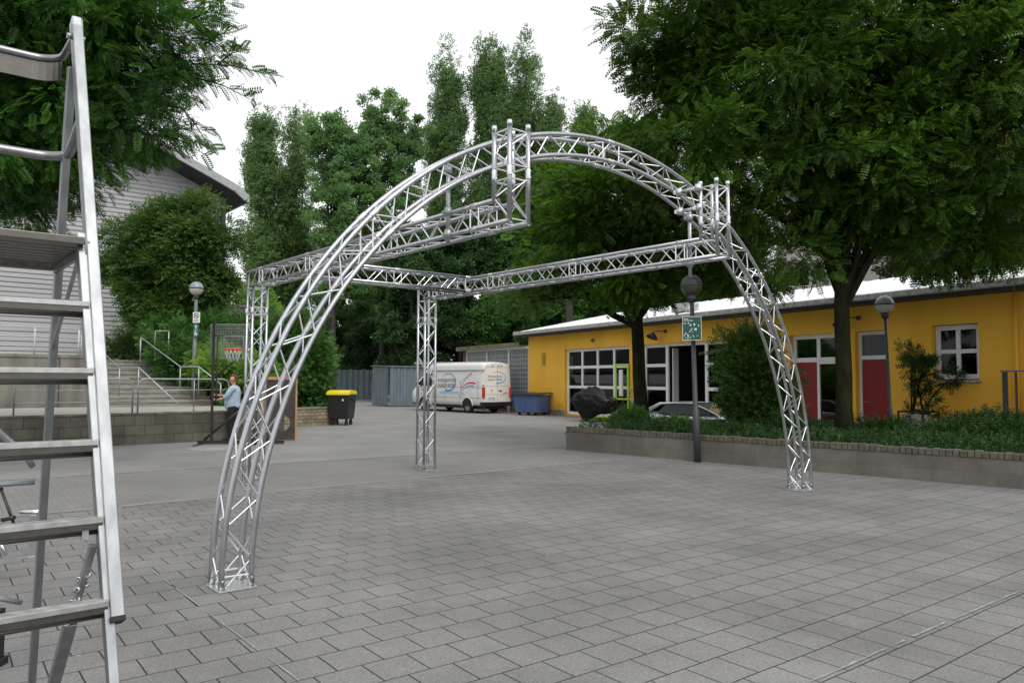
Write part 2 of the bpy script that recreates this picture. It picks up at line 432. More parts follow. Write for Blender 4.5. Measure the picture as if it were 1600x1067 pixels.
# ------------------------------------------------------------------ foliage engine
def template(kind):
    vs = []; fs = []
    def leaf(p, d, nrm, L, W):
        d = np.array(d, float); d /= np.linalg.norm(d)
        sd_ = np.cross(nrm, d); sd_ /= np.linalg.norm(sd_)
        p = np.array(p, float); k = len(vs)
        vs.extend([p, p + d * L * .5 + sd_ * W * .5, p + d * L, p + d * L * .5 - sd_ * W * .5])
        fs.append((k, k + 1, k + 2, k + 3))
    if kind in ('frond', 'frond_lo'):
        n = 8 if kind == 'frond' else 6
        for i in range(n):
            t = .12 + .80 * i / (n - 1)
            z = -.28 * t * t
            L = .27 * (1 - .35 * abs(t - .45)); W = .105 if kind == 'frond' else .15
            for sgn in (-1, 1):
                leaf((t, 0, z), (.35, sgn, -.12), (0.1 * sgn, .1 * sgn, 1), L, W)
        leaf((.93, 0, -.25), (1, 0, -.4), (.3, 0, 1), .22, .1)
        k = len(vs); w_ = .012
        vs.extend([np.array((0, -w_, 0)), np.array((0, w_, 0)), np.array((.95, w_, -.25)), np.array((.95, -w_, -.25))]); fs.append((k, k + 1, k + 2, k + 3))
    elif kind == 'spray':       # a twig with seven leaves
        rr = random.Random(3)
        for i in range(7):
            t = .1 + .13 * i; sgn = (-1) ** i
            leaf((t, 0, .05 * math.sin(i)), (.6, sgn * .8, rr.uniform(-.3, .3)), (rr.uniform(-.5, .5), rr.uniform(-.5, .5), 1), .34, .19)
    elif kind == 'tuft':        # five splayed leaves, for far trees
        rr = random.Random(5)
        for i in range(5):
            a = i * 2.4
            leaf((rr.uniform(-.2, .2), rr.uniform(-.2, .2), rr.uniform(-.2, .2)), (math.cos(a), math.sin(a), rr.uniform(-.3, .6)), (rr.uniform(-.8, .8), rr.uniform(-.8, .8), 1), .55, .34)
    elif kind == 'blade':       # ground-cover stem, leaves up
        rr = random.Random(9)
        for i in range(6):
            a = i * 2.1
            leaf((.25 + .1 * i, 0, 0), (.5, math.cos(a) * .8, math.sin(a) * .8), (.4, -math.sin(a), math.cos(a)), .34, .15)
    return np.array(vs), fs
TPL = {k: template(k) for k in ('frond', 'frond_lo', 'spray', 'tuft', 'blade')}

def leaves(name, kind, pos, dirs, size, m, parent=None, org=(0, 0, 0), rng=None, roll=.5):
    tv, tf = TPL[kind]
    N = len(pos)
    d = dirs / np.linalg.norm(dirs, axis=1, keepdims=True)
    up = np.tile(np.array([0, 0, 1.0]), (N, 1)) + rng.normal(0, roll, (N, 3))
    sidev = np.cross(up, d); sidev /= np.linalg.norm(sidev, axis=1, keepdims=True) + 1e-9
    nr = np.cross(d, sidev)
    sz = np.asarray(size).reshape(-1, 1, 1) if np.ndim(size) else size
    V = (tv[None, :, 0, None] * d[:, None, :] + tv[None, :, 1, None] * sidev[:, None, :] + tv[None, :, 2, None] * nr[:, None, :]) * sz
    V = V + (pos - np.array(org))[:, None, :]
    nv = len(tv); nf = len(tf)
    Fi = (np.array(tf)[None, :, :] + (np.arange(N) * nv)[:, None, None]).reshape(-1)
    me = bpy.data.meshes.new(name)
    me.vertices.add(N * nv); me.vertices.foreach_set('co', V.astype(np.float32).reshape(-1))
    me.loops.add(N * nf * 4); me.loops.foreach_set('vertex_index', Fi.astype(np.int32))
    me.polygons.add(N * nf); me.polygons.foreach_set('loop_start', (np.arange(N * nf) * 4).astype(np.int32))
    me.materials.append(m)
    me.update(calc_edges=True)
    o = bpy.data.objects.new(name, me); COL.objects.link(o)
    if parent is not None: o.parent = parent
    else: o.location = org
    return o

def crown_points(rng, blobs, n_clump, per, rc, flat=.5, shell=2.0, droop=-.1, outward=.8, clip=None):
    """blobs: (cx,cy,cz,rx,ry,rz) ellipsoids; returns leaf positions, directions, clump centres"""
    vol = np.array([b[3] * b[4] * b[5] for b in blobs]) ** .8; vol /= vol.sum()
    P = []; D = []; C = []
    which = rng.choice(len(blobs), n_clump, p=vol)
    for k in which:
        b = blobs[k]
        q = rng.normal(size=3); q /= np.linalg.norm(q)
        r = rng.random() ** (1 / shell)
        c = np.array(b[:3]) + q * r * np.array(b[3:6])
        if clip is not None and not clip(c): continue
        C.append(c)
        R_ = rc * rng.uniform(.55, 1.35)
        n = int(per * rng.uniform(.6, 1.4))
        g = rng.normal(size=(n, 3)); g /= np.linalg.norm(g, axis=1, keepdims=True)
        rad = rng.random((n, 1)) ** .45
        off = g * rad * R_ * np.array([1, 1, flat])
        p = c + off
        outw = (p - np.array(b[:3])) / np.array(b[3:6])
        outw /= np.linalg.norm(outw, axis=1, keepdims=True) + 1e-6
        dd = outw * outward + g * np.array([1, 1, .4]) * .7 + rng.normal(0, .3, (n, 3)) + np.array([0, 0, droop])
        P.append(p); D.append(dd)
    return np.concatenate(P), np.concatenate(D), np.array(C)

def trunk_mb(base, top, r0, r1, rng, limbs=(), bend=.15, n=10):
    """tapered trunk from base to top and limbs to each point of 'limbs'"""
    mb = MB(); base = Vector(base); top = Vector(top)
    H = (top - base).length
    pts = []; rs = []
    for i in range(9):
        t = i / 8
        p = base.lerp(top, t) + Vector((rng.normal(0, 1), rng.normal(0, 1), 0)) * bend * .12 * H * .1 * math.sin(t * math.pi)
        pts.append(p); rs.append((r0 * (1 + .35 * max(0, 1 - t * 8)) * (1 - t) + r1 * t))
    mb.tube(pts, rs, n)
    for L in limbs:
        L = Vector(L)
        t = rng.uniform(.45, .98)
        if L.z < base.z + H * .6: t = rng.uniform(.35, .6)
        s0 = base.lerp(top, t)
        rr = (r0 * (1 - t) + r1 * t) * rng.uniform(.45, .8)
        q = []; ql = []
        for i in range(6):
            u = i / 5
            p = s0.lerp(L, u); p.z += math.sin(u * math.pi) * (L - s0).length * .12
            p += Vector(rng.normal(0, .035, 3)) * (L - s0).length * (1 if 0 < i < 5 else 0)
            q.append(p); ql.append(max(.012, rr * (1 - u) ** .9))
        mb.tube(q, ql, 6, cap=False)
    return mb

def tree(name, label, cat, base, top_z, r0, blobs, kind, size, nclump, per, rc, m, bark, seed, group=None, flat=.5, shell=2.0, droop=-.1, nl=14, r1=None, outward=.8, clip=None, roll=.5, lean=(0, 0)):
    rng = np.random.default_rng(seed)
    root = empty(name, base, 0, label, cat, group)
    P, D, C = crown_points(rng, blobs, nclump, per, rc, flat, shell, droop, outward, clip)
    top = (base[0] + lean[0], base[1] + lean[1], top_z)
    ids = rng.choice(len(C), min(nl, len(C)), replace=False)
    trunk_mb(base, top, r0, r1 or r0 * .3, rng, [C[i] for i in ids]).build('trunk', bark, root, base, fix=False)
    leaves('crown', kind, P, D, size * rng.uniform(.7, 1.25, len(P)), m, root, base, rng, roll)
    return root

def bush(name, label, cat, base, blobs, kind, size, nclump, per, rc, m, seed, group=None, flat=.9, shell=2.5, stems=5, roll=.9, clip=None):
    rng = np.random.default_rng(seed)
    root = empty(name, base, 0, label, cat, group)
    P, D, C = crown_points(rng, blobs, nclump, per, rc, flat, shell, .25, .8, clip)
    mb = MB()
    for i in range(stems):
        c = Vector(C[rng.integers(len(C))])
        b0 = Vector(base) + Vector((rng.normal(0, .1), rng.normal(0, .1), 0))
        mb.tube([b0, b0.lerp(c, .5) + Vector((0, 0, .1)), c], [.03, .02, .008], 5, cap=False)
    mb.build('stem', M.bark, root, base, fix=False)
    leaves('foliage', kind, P, D, size * rng.uniform(.7, 1.25, len(P)), m, root, base, rng, roll)
    return root

# ------------------------------------------------------------------ shared site geometry
PHI = 0.6923 - 0.0006
O2 = Vector((-2.3004, 6.4046, 0))                       # foot of the arch nearest the camera
PHI = math.atan2(0.63831034, 0.76977913)
UV_U = Vector((math.cos(PHI), math.sin(PHI), 0)); UV_V = Vector((-math.sin(PHI), math.cos(PHI), 0))
def W(u, v, z=0.0):
    return O2 + UV_U * u + UV_V * v + Vector((0, 0, z))

# ------------------------------------------------------------------ ground
asph = mat('worn_asphalt', (0.238, 0.234, 0.224), 0.92, 0, .13, .7, bump=.35, bscale=120, spec=.25, detail=9)
g = MB(); g.add([(-400, -60, 0), (400, -60, 0), (400, 700, 0), (-400, 700, 0)], [(0, 1, 2, 3)])
tag(g.build('ground', asph), kind='structure')
pav = brick_mat('grey_paving_blocks', (0.198, 0.193, 0.188), (0.216, 0.211, 0.206), (0.036, 0.038, 0.025), .305, .305, .0054, rot=-R(37.5), bump=.8, stain=.32, speck=.26)
pav2 = brick_mat('small_paving_blocks', (0.215, 0.21, 0.20), (0.24, 0.235, 0.225), (0.09, 0.09, 0.075), .2, .1, .004, rot=-R(37.5), bump=.4, stain=.18, speck=.12)
def uvpoly(pts, z):
    return [(*W(a, b).xy, z) for a, b in pts]
g = MB(); g.add(uvpoly([(-16, -30), (30, -30), (30, 4.9), (-16, 4.9)], .004), [(0, 1, 2, 3)])
tag(g.build('paving', pav), kind='structure')
g = MB(); g.add(uvpoly([(-16, 4.9), (14.5, 4.9), (12, 8.1), (-16, 8.1 + 2.0)], .004), [(0, 1, 2, 3)])
tag(g.build('paving_strip', pav2), kind='structure')
edge = MB()
for a, b, c_, d_ in [((-16, 4.9), (14.5, 4.9), 0, .09), ((-16, 10.1), (12, 8.1), 0, .1)]:
    A_, B_ = Vector((*a, 0)), Vector((*b, 0))
    edge.add(uvpoly([a, b, (b[0], b[1] + d_), (a[0], a[1] + d_)], .009), [(0, 1, 2, 3)])
tag(edge.build('paving_edge', mat('pale_edging_stone', (0.27, 0.26, 0.24), .9, 0, .2, 3, bump=.3)), kind='structure')

def strip(name, pts, w_, m, z=.012, seed=1):
    rr = random.Random(seed); mb = MB(); vs = []; n = 0
    P = []
    for a, b in zip(pts, pts[1:]):
        k = max(2, int((Vector(b) - Vector(a)).length / .12))
        for i in range(k): P.append(Vector(a).lerp(Vector(b), i / k))
    P.append(Vector(pts[-1]))
    run = []
    def flush(run):
        if len(run) < 2: return
        vs = []
        for i, p in enumerate(run):
            t = (run[min(i + 1, len(run) - 1)] - run[max(0, i - 1)]).normalized(); s_ = Vector((-t.y, t.x, 0))
            ww = w_ * rr.uniform(.25, 1)
            j = s_ * rr.uniform(-.15, .15) * w_
            vs += [p + s_ * ww / 2 + j, p - s_ * ww / 2 + j]
        vs = [(v.x, v.y, z) for v in vs]
        mb.add(vs, [(2 * i, 2 * i + 1, 2 * i + 3, 2 * i + 2) for i in range(len(run) - 1)])
    for p in P:
        if rr.random() < .14: flush(run); run = []
        run.append(p)
    flush(run)
    return mb.build(name, m)
c1 = strip('chalk_line', [gnd(1268, 1067), gnd(1440, 990), gnd(1600, 922)], .022, M.chalk)
tag(c1, 'pale chalk line on the paving running out at the lower right corner', 'chalk line', 'chalk lines on the paving')
c2 = strip('chalk_line', [gnd(232, 888), gnd(470, 1068)], .013, M.chalk, seed=4)
tag(c2, 'thin pale chalk line on the paving between the ladder and the nearest truss foot', 'chalk line', 'chalk lines on the paving')
c3 = strip('chalk_line', [gnd(1130, 741), gnd(1300, 756), gnd(1460, 780), gnd(1600, 805)], .03, M.chalk, seed=6)
tag(c3, 'faint chalk line on the paving in front of the low planter wall', 'chalk line', 'chalk lines on the paving')
mh = MB()
p = gnd(330, 701)
mh.lathe([(0, .02), (.5, .02), (.52, .012), (.6, .012), (.6, 0)], (p.x, p.y, .002), 28)
tag(mh.build('drain_cover', mat('pale_cast_cover', (.29, .285, .26), .9, 0, .15, 9, bump=.3), org=(p.x, p.y, 0)), 'round pale drain cover in the asphalt under the basketball hoop', 'drain cover')

# ------------------------------------------------------------------ aluminium truss frame
C_ = .12
def lattice(mb, stations, a=C_, r=.0085, phase=0, faces=(0, 1, 2, 3), cross=False):
    """stations: list of (origin, axis1, axis2) spaced by one bracing step; zigzag on the four faces"""
    cor = ((-1, -1), (1, -1), (1, 1), (-1, 1))
    for fi in faces:
        c0, c1_ = cor[fi], cor[(fi + 1) % 4]
        for i in range(len(stations) - 1):
            k = (i + phase + fi + (1 if fi >= 2 and not cross else 0)) % 2
            (o0, x0, y0), (o1, x1, y1) = stations[i], stations[i + 1]
            s0, s1 = (c0, c1_) if k else (c1_, c0)
            p0 = o0 + x0 * s0[0] * a + y0 * s0[1] * a; p1 = o1 + x1 * s1[0] * a + y1 * s1[1] * a
            mb.tube([p0, p1], r, 6, cap=False)
def ring(mb, st, a=C_, r=.009):
    o, x, y = st
    P = [o + x * i * a + y * j * a for i, j in ((-1, -1), (1, -1), (1, 1), (-1, 1))]
    for i in range(4): mb.tube([P[i], P[(i + 1) % 4]], r, 6, cap=False)
def coupler(mb, p, d, r=.0285, L=.055):
    d = d.normalized()
    mb.tube([p - d * L, p - d * L * .8, p + d * L * .8, p + d * L], [.0255, r, r, .0255], 10)
    s_ = d.cross(Vector((.3, .5, 1))).normalized()
    for o_ in (-.6, .6): mb.tube([p + d * L * o_ - s_ * .036, p + d * L * o_ + s_ * .036], .004, 6)

TR = empty('truss_frame', O2, 0, 'freestanding silver aluminium truss frame with a round arch and two long arms', 'truss')
def straight(name, pts_chords, stations, joints=(), parent=TR, rings=(), label=None, cross=False):
    """one truss member: bracing mesh is the part, its four chords are sub-parts"""
    mb = MB(); lattice(mb, stations, cross=cross)
    for st in rings: ring(mb, st)
    par = mb.build(name, M.alu_brace, parent, O2, fix=False)
    if label: par['label'] = label
    for a, b in pts_chords:
        c = MB()
        pl = a if isinstance(a, list) else [a, b]
        c.tube(pl, .025, 12)
        c.build('chord', M.alu, par, O2, fix=False)
    for p, d in joints:
        c = MB(); coupler(c, p, d); c.build('coupler', M.alu_bright, par, O2, fix=False)
    return par
# the arch: a half circle of four bolted quarter-bends
AU, AZ, AR = 4.457, .037, 4.498
def apt(r, th, v): return W(AU - r * math.cos(th), v, AZ + r * math.sin(th))
th0 = -AZ / AR
NST = 56
sts = []
for i in range(NST + 1):
    th = th0 + (math.pi - 2 * th0) * (i / NST)
    o = apt(AR, th, 0); rad = (apt(AR + 1, th, 0) - o)
    sts.append((o, rad, UV_V))
def arc(dr, v):
    return [apt(AR + dr, th0 + (math.pi - 2 * th0) * k / 96, v) for k in range(97)]
jn = []
for q in (.25, .5, .75):
    th = math.pi * q
    tdir = apt(AR, th + .01, 0) - apt(AR, th, 0)
    for dr in (-C_, C_):
        for v in (-C_, C_): jn.append((apt(AR + dr, th, v), tdir))
rg = []
for q in (.006, .24, .26, .49, .51, .74, .76, .994):
    th = math.pi * q; o = apt(AR, th, 0); rg.append((o, apt(AR + 1, th, 0) - o, UV_V))
arch = straight('arch', [(arc(dr, v), None) for dr in (-C_, C_) for v in (-C_, C_)], sts, jn, rings=rg)
# two side frames: rear post, long level arm, upright stub in front of the arch
HT = 3.523; HB = HT - .24
UP = Vector((0, 0, 1))
def frame(u0, vr, vf, T, lab):
    # post
    n = 12; S_ = [(W(u0, vr, .1 + (HB - .16) * i / n), UV_U, UV_V) for i in range(n + 1)]
    ch = []
    for du in (-C_, C_):
        ch.append((W(u0 + du, vr - C_, .01), W(u0 + du, vr - C_, HB)))
        ch.append((W(u0 + du, vr + C_, .01), W(u0 + du, vr + C_, HT)))
    jz = [(W(u0 + a, vr + b, z), UP) for a in (-C_, C_) for b in (-C_, C_) for z in (HB - .42,)]
    straight('post', ch, S_, jz, rings=[(W(u0, vr, z), UV_U, UV_V) for z in (.12, HB - .36, HB - .48, HB - .04)], cross=True)
    # arm
    L = vr - vf; n = int(L / .25 + .5)
    S_ = [(W(u0, vr - .05 - (L - .1) * i / n, HT - C_), UV_U, UP) for i in range(n + 1)]
    ch = []
    for du in (-C_, C_):
        ch.append((W(u0 + du, vr + C_ + .012, HT), W(u0 + du, vf + C_ + .012, HT)))
        ch.append((W(u0 + du, vr - C_ + .012, HB), W(u0 + du, vf - C_ - .012, HB)))
    vj = [vf + .45, vf + 2.45, vf + 4.45, vr - .45]
    jz = [(W(u0 + a, v, z), UV_V) for a in (-C_, C_) for z in (HB, HT) for v in vj]
    straight('arm', ch, S_, jz, rings=[(W(u0, v + e, HT - C_), UV_U, UP) for v in vj for e in (-.07, .07)])
    # stub
    ch = []
    for du in (-C_, C_):
        ch.append((W(u0 + du, vf - C_, HB - .012), W(u0 + du, vf - C_, T)))
        ch.append((W(u0 + du, vf + C_, HT - .012), W(u0 + du, vf + C_, T)))
    zs = [HB + .03, HB + .26, HB + .45]
    S1 = [(W(u0, vf, z), UV_U, UV_V) for z in zs]
    S2 = [(W(u0, vf, z), UV_U, UV_V) for z in (T - .42, T - .25, T - .07)]
    st = straight('stub', ch, S1 + S2[:0], [(W(u0 + a, vf + b, T - .49), UP) for a in (-C_, C_) for b in (-C_, C_)] ,
                  rings=[(W(u0, vf, z), UV_U, UV_V) for z in (HB + .02, T - .56, T - .42, T - .07)])
    mb = MB(); lattice(mb, S2); mb.build('brace', M.alu_brace, st, O2, fix=False)
    for a in (-C_, C_):
        for b in (-C_, C_):
            caps = MB(); caps.tube([W(u0 + a, vf + b, T - .045), W(u0 + a, vf + b, T + .012)], [.0275, .0275], 12)
            caps.build('end_sleeve', M.alu_bright, st, O2, fix=False)
frame(2.4328, 6.0052, -.648, 4.265, '')
frame(5.705, 5.8509, -.735, 4.2456, '')
# cross member between the two arms near the rear
VC = 4.35; a0, a1 = 2.4328 + C_ + .03, 5.705 - C_ - .03
n = 12
straight('cross_arm', [(W(a0, VC + dv, z), W(a1, VC + dv, z)) for dv in (-C_, C_) for z in (HB, HT)],
         [(W(a0 + .05 + (a1 - a0 - .1) * i / n, VC, HT - C_), UV_V, UP) for i in range(n + 1)],
         [(W(a, VC + dv, z), UV_U) for a in (a0 + .06, a1 - .06, (a0 + a1) / 2) for dv in (-C_, C_) for z in (HB, HT)],
         rings=[(W(a, VC, HT - C_), UV_V, UP) for a in (a0 + .12, (a0 + a1) / 2 - .07, (a0 + a1) / 2 + .07, a1 - .12)])
# foot plates
for (u, v) in ((-.036, 0), (8.95, 0), (2.4328, 6.0052), (5.705, 5.8509)):
    o = W(u, v, 0); mb = MB()
    mb.box((o.x, o.y, .016), (.315, .315, .012), rotz(PHI))
    for a in (-C_, C_):
        for b in (-C_, C_):
            q = W(u + a, v + b); mb.tube([(q.x, q.y, .0225), (q.x, q.y, .09), (q.x, q.y, .105)], [.027, .027, .0255], 12, mi=1)
    mb.build('foot_plate', [M.plate, M.alu_dull], TR, O2)
# scaffold tubes that tie arch and arms, with clamps
def clamp(mb, p, ax=UV_U):
    mb.tube([p - ax * .045, p + ax * .045], .043, 10)
    mb.box(p + UV_V * .05, (.05, .05, .045), rotz(PHI))
    mb.tube([p + UV_V * .05 - UV_U * .05, p + UV_V * .05 + UV_U * .09], .009, 6)
def tie(u, v, z0, z1, zc):
    mb = MB(); mb.tube([W(u, v, z0), W(u, v, z1)], .0242, 12)
    t = mb.build('tie_tube', M.steel, TR, O2)
    for z in zc:
        c = MB(); clamp(c, W(u, v, z) , UP); c.build('clamp', M.steel, t, O2)
tie(2.26, .20, 3.17, 4.02, (HB, HT, 3.98))
tie(5.88, -.22, 3.1, 3.98, (HB, HT, 3.9))
for (u, v, z) in ((5.705 - C_ - .02, -.735 + C_ + .08, 4.18), (5.705 - C_, -.735 + C_ + .08, 3.93)):
    c = MB(); c.tube([W(u, v - .1, z), W(u, v + .28, z)], .022, 8); clamp(c, W(u, v - .06, z), UP); clamp(c, W(u, v + .24, z), UP)
    c.build('clamp', M.alu_bright, TR, O2)

# ------------------------------------------------------------------ yellow building with its annex
FA = Vector((.87, 39.9, 0)); FANG = math.atan2(-.87049, .49218)
FE = Vector((.49218, -.87049, 0)); FI = Vector((.87049, .49218, 0))      # along the wall / into the building
def Fw(s, y, z=0): return FA + FE * s + FI * y + UP * z
def wall_grid(mb, x0, x1, z0, z1, y, th, holes, mi=0):
    """wall sheet in local XZ with rectangular holes and reveals of depth th"""
    xs = sorted({x0, x1, *[h[0] for h in holes], *[h[1] for h in holes]})
    zs = sorted({z0, z1, *[h[2] for h in holes], *[h[3] for h in holes]})
    for i in range(len(xs) - 1):
        for j in range(len(zs) - 1):
            cx, cz = (xs[i] + xs[i + 1]) / 2, (zs[j] + zs[j + 1]) / 2
            if any(h[0] < cx < h[1] and h[2] < cz < h[3] for h in holes): continue
            mb.add([(xs[i], y, zs[j]), (xs[i + 1], y, zs[j]), (xs[i + 1], y, zs[j + 1]), (xs[i], y, zs[j + 1])], [(0, 1, 2, 3)], False, mi)
    for a, b, c, d in holes:
        mb.add([(a, y, c), (b, y, c), (b, y, d), (a, y, d), (a, y + th, c), (b, y + th, c), (b, y + th, d), (a, y + th, d)],
               [(0, 1, 5, 4), (1, 2, 6, 5), (2, 3, 7, 6), (3, 0, 4, 7)], False, mi)
def frame_grid(mb, xs, zs, y, w_=.09, d=.08, outer=.1):
    """window frame: verticals at xs, horizontals at zs (butted between verticals)"""
    for i, x in enumerate(xs):
        ww = outer if i in (0, len(xs) - 1) else w_
        mb.b2(x - ww / 2, x + ww / 2, y - d / 2, y + d / 2, zs[0] - outer / 2, zs[-1] + outer / 2)
    for i in range(len(xs) - 1):
        wa = outer if i == 0 else w_; wb = outer if i + 1 == len(xs) - 1 else w_
        for j, z in enumerate(zs):
            hh = outer if j in (0, len(zs) - 1) else w_
            mb.b2(xs[i] + wa / 2, xs[i + 1] - wb / 2, y - d / 2 + .004, y + d / 2 - .004, z - hh / 2, z + hh / 2)
YB = empty('workshop_building', FA, FANG, 'long low ochre yellow building with white window frames and a pale roof', 'building')
BL = 31.0
holes = [(3.45, 8.5, .1, 3.24), (9.3, 14.1, .1, 3.24), (17.0, 19.05, .1, 3.24), (19.45, 20.5, .05, 3.24), (21.84, 23.1, 1.78, 3.28)]
mb = MB()
wall_grid(mb, 0, BL, 0, 4.05, 0, .32, holes)
mb.add([(0, 0, 0), (0, 6.5, 0), (0, 6.5, 5.25), (0, 0, 4.05)], [(0, 1, 2, 3)])
mb.add([(BL, 0, 0), (BL, 6.5, 0), (BL, 6.5, 5.25), (BL, 0, 4.05)], [(0, 1, 2, 3)])
mb.add([(0, 6.5, 0), (BL, 6.5, 0), (BL, 6.5, 5.25), (0, 6.5, 5.25)], [(0, 1, 2, 3)])
wall = mb.build('wall', M.yellow, YB)
pl = MB(); 
for a, b in ((0, 3.45), (8.5, 9.3), (14.1, 17.0), (20.5, BL)): pl.b2(a + .002, b - .002, -.012, -.002, 0, .28)
pl.build('plinth', M.concrete, YB)
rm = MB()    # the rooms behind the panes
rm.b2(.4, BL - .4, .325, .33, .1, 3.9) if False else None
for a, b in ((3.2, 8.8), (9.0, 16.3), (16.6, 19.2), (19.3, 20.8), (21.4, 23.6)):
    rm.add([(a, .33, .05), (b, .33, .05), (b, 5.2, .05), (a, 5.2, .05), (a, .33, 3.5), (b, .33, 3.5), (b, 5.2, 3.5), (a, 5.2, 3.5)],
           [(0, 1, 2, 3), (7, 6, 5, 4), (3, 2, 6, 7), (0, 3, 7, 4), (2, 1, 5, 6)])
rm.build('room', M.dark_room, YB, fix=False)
# roof: one slope rising to the back, overhanging eave
rf = MB()
y0_, z0_, y1_, z1_ = -.62, 4.26, 6.7, 5.72
rf.add([(-.35, y0_, z0_), (BL + .3, y0_, z0_), (BL + .3, y1_, z1_), (-.35, y1_, z1_), (-.35, y0_, z0_ - .06), (BL + .3, y0_, z0_ - .06), (BL + .3, y1_, z1_ - .06), (-.35, y1_, z1_ - .06)],
       [(0, 1, 2, 3), (4, 5, 6, 7), (0, 1, 5, 4), (1, 2, 6, 5), (2, 3, 7, 6), (3, 0, 4, 7)])
roof = rf.build('roof', M.roof_white, YB)
rb = MB()
for k in range(int(BL / .62)):
    x = .2 + k * .62
    rb.bar((x, y0_ + .02, z0_ + .012), (x, y1_ - .02, z1_ + .012), .035, .022)
rb.build('roof_seam', M.roof_white, roof)
gt = MB()
gt.b2(-.37, BL + .3, y0_ - .13, y0_ - .002, z0_ - .18, z0_ + .005)
gt.build('gutter', M.gutter, YB, bevel=.03)
fs_ = MB(); fs_.b2(-.34, BL + .28, y0_ + .004, y0_ + .05, z0_ - .25, z0_ - .065); fs_.b2(-.34, BL + .28, y0_ + .052, -.003, z0_ - .26, z0_ - .23)
fs_.b2(-.34, -.30, 0, 6.6, 4.02, 4.12)
fs_.build('eave_board', M.fascia, YB)
# glazing
def pane(x0, x1, z0, z1, y, par, m=None, name='pane'):
    q = MB(); q.b2(x0, x1, y - .006, y + .006, z0, z1); return q.build(name, m or M.glass, par)
def glazed(xs, zs, y=.2, name='window', skip=(), panels={}, w_=.13, outer=.15):
    q = MB(); frame_grid(q, xs, zs, y, w_, .08, outer); fr = q.build(name, M.white, YB, bevel=.006)
    for i in range(len(xs) - 1):
        for j in range(len(zs) - 1):
            if (i, j) in skip: continue
            m_ = panels.get((i, j))
            pane(xs[i] + .03, xs[i + 1] - .03, zs[j] + .03, zs[j + 1] - .03, y, fr, m_, 'infill_panel' if m_ else 'pane')
    return fr
glazed([3.51, 4.72, 5.95, 7.2, 8.44], [.16, 1.42, 2.36, 3.18])
glazed([9.36, 10.72], [.16, 1.42, 2.36, 3.18])
glazed([12.95, 14.04], [.16, 1.42, 2.36, 3.18])
q = MB(); q.b2(10.78, 12.89, .165, .235, 3.12, 3.235); q.b2(10.78, 12.89, .1, .3, .06, .12); q.build('door_frame', M.white, YB)
q = MB()
for k in range(1): q.b2(10.85, 10.90, .33, .62, .15, 3.05)
q.build('open_door', M.white, YB)
glazed([17.06, 18.0, 18.99], [2.42, 3.18])
q = MB(); q.b2(17.03, 17.93, .17, .23, .12, 2.36); q.build('door', M.red, YB, bevel=.01)
q = MB(); frame_grid(q, [17.98, 18.99], [.16, 2.33], .2, .07, .08, .09); fr = q.build('window', M.white, YB); pane(18.0, 18.96, .2, 2.3, .2, fr)
q = MB(); frame_grid(q, [19.5, 20.45], [.1, 2.45, 3.18], .2, .12, .08, .1); fr = q.build('door_frame', M.white, YB, bevel=.005); pane(19.55, 20.4, 2.5, 3.14, .2, fr)
q = MB(); q.b2(19.56, 20.39, .17, .22, .15, 2.38); dr = q.build('door', M.red, YB, bevel=.01)
q = MB(); q.tube([(19.66, .12, 1.12), (19.66, .165, 1.12)], .012, 8); q.tube([(19.66, .12, 1.12), (19.78, .12, 1.12)], .01, 8); q.build('handle', M.steel, dr)
glazed([21.92, 22.47, 23.02], [1.87, 2.55, 3.2], w_=.11, outer=.13)
q = MB(); q.b2(21.78, 23.16, -.09, .16, 1.71, 1.775); q.build('sill', M.gutter, YB, bevel=.006)
q = MB(); q.tube([(24.05, -.06, .1), (24.05, -.06, 3.95)], .04, 10); q.build('downpipe', M.yellow, YB)
# things seen in the rooms
q = MB(); q.b2(9.46, 10.2, .34, .36, .22, 1.36); q.build('pale_screen', M.teal, YB)
q = MB(); q.b2(9.42, 10.66, .30, .32, 2.2, 2.33); q.build('blind', M.red, YB)
q = MB(); q.b2(3.7, 4.55, .5, .52, .3, 1.3); q.build('cupboard', mat('drab_cupboard', (.14, .13, .06), .7), YB)
# vent and number plaque on the bare wall
q = MB()
q.b2(1.38, 1.72, -.018, -.003, 2.5, 3.12)
for k in range(6): q.b2(1.41, 1.69, -.032, -.019, 2.54 + k * .095, 2.585 + k * .095)
q.build('wall_vent', mat('ochre_vent', (.42, .27, .03), .7), YB)
q = MB(); q.tube([(5.9, -.05, 3.62), (5.9, -.001, 3.62)], .05, 10); q.tube([(5.9, -.13, 3.52), (5.9, -.05, 3.62)], [.07, .05], 10); q.build('floodlight', M.pole_light, YB)
for s_, z_ in ((10.6, 3.62), (19.35, 3.55)):
    q = MB(); q.tube([(s_ + .25, -.001, z_ + .1), (s_ + .25, -.06, z_ + .1)], .07, 10); q.tube([(s_ + .25, -.06, z_ + .1), (s_ + .1, -.42, z_ + .12), (s_, -.45, z_ + .04)], .015, 8)
    q.lathe([(.03, .08), (.05, .06), (.16, -.04), (.25, -.15), (.24, -.15), (.14, -.03), (0, .03)], (s_, -.45, z_ - .02), 18, M=Matrix.Rotation(R(-25), 4, 'X'))
    q.build('wall_lamp', M.pole, YB)
# roof hatch on the slope
q = MB(); q.box((11.6, .35, 4.63), (1.0, .55, .34)); q.box((11.6, .07, 4.63), (.86, .03, .22)); q.build('roof_vent', M.gutter, roof, bevel=.01)

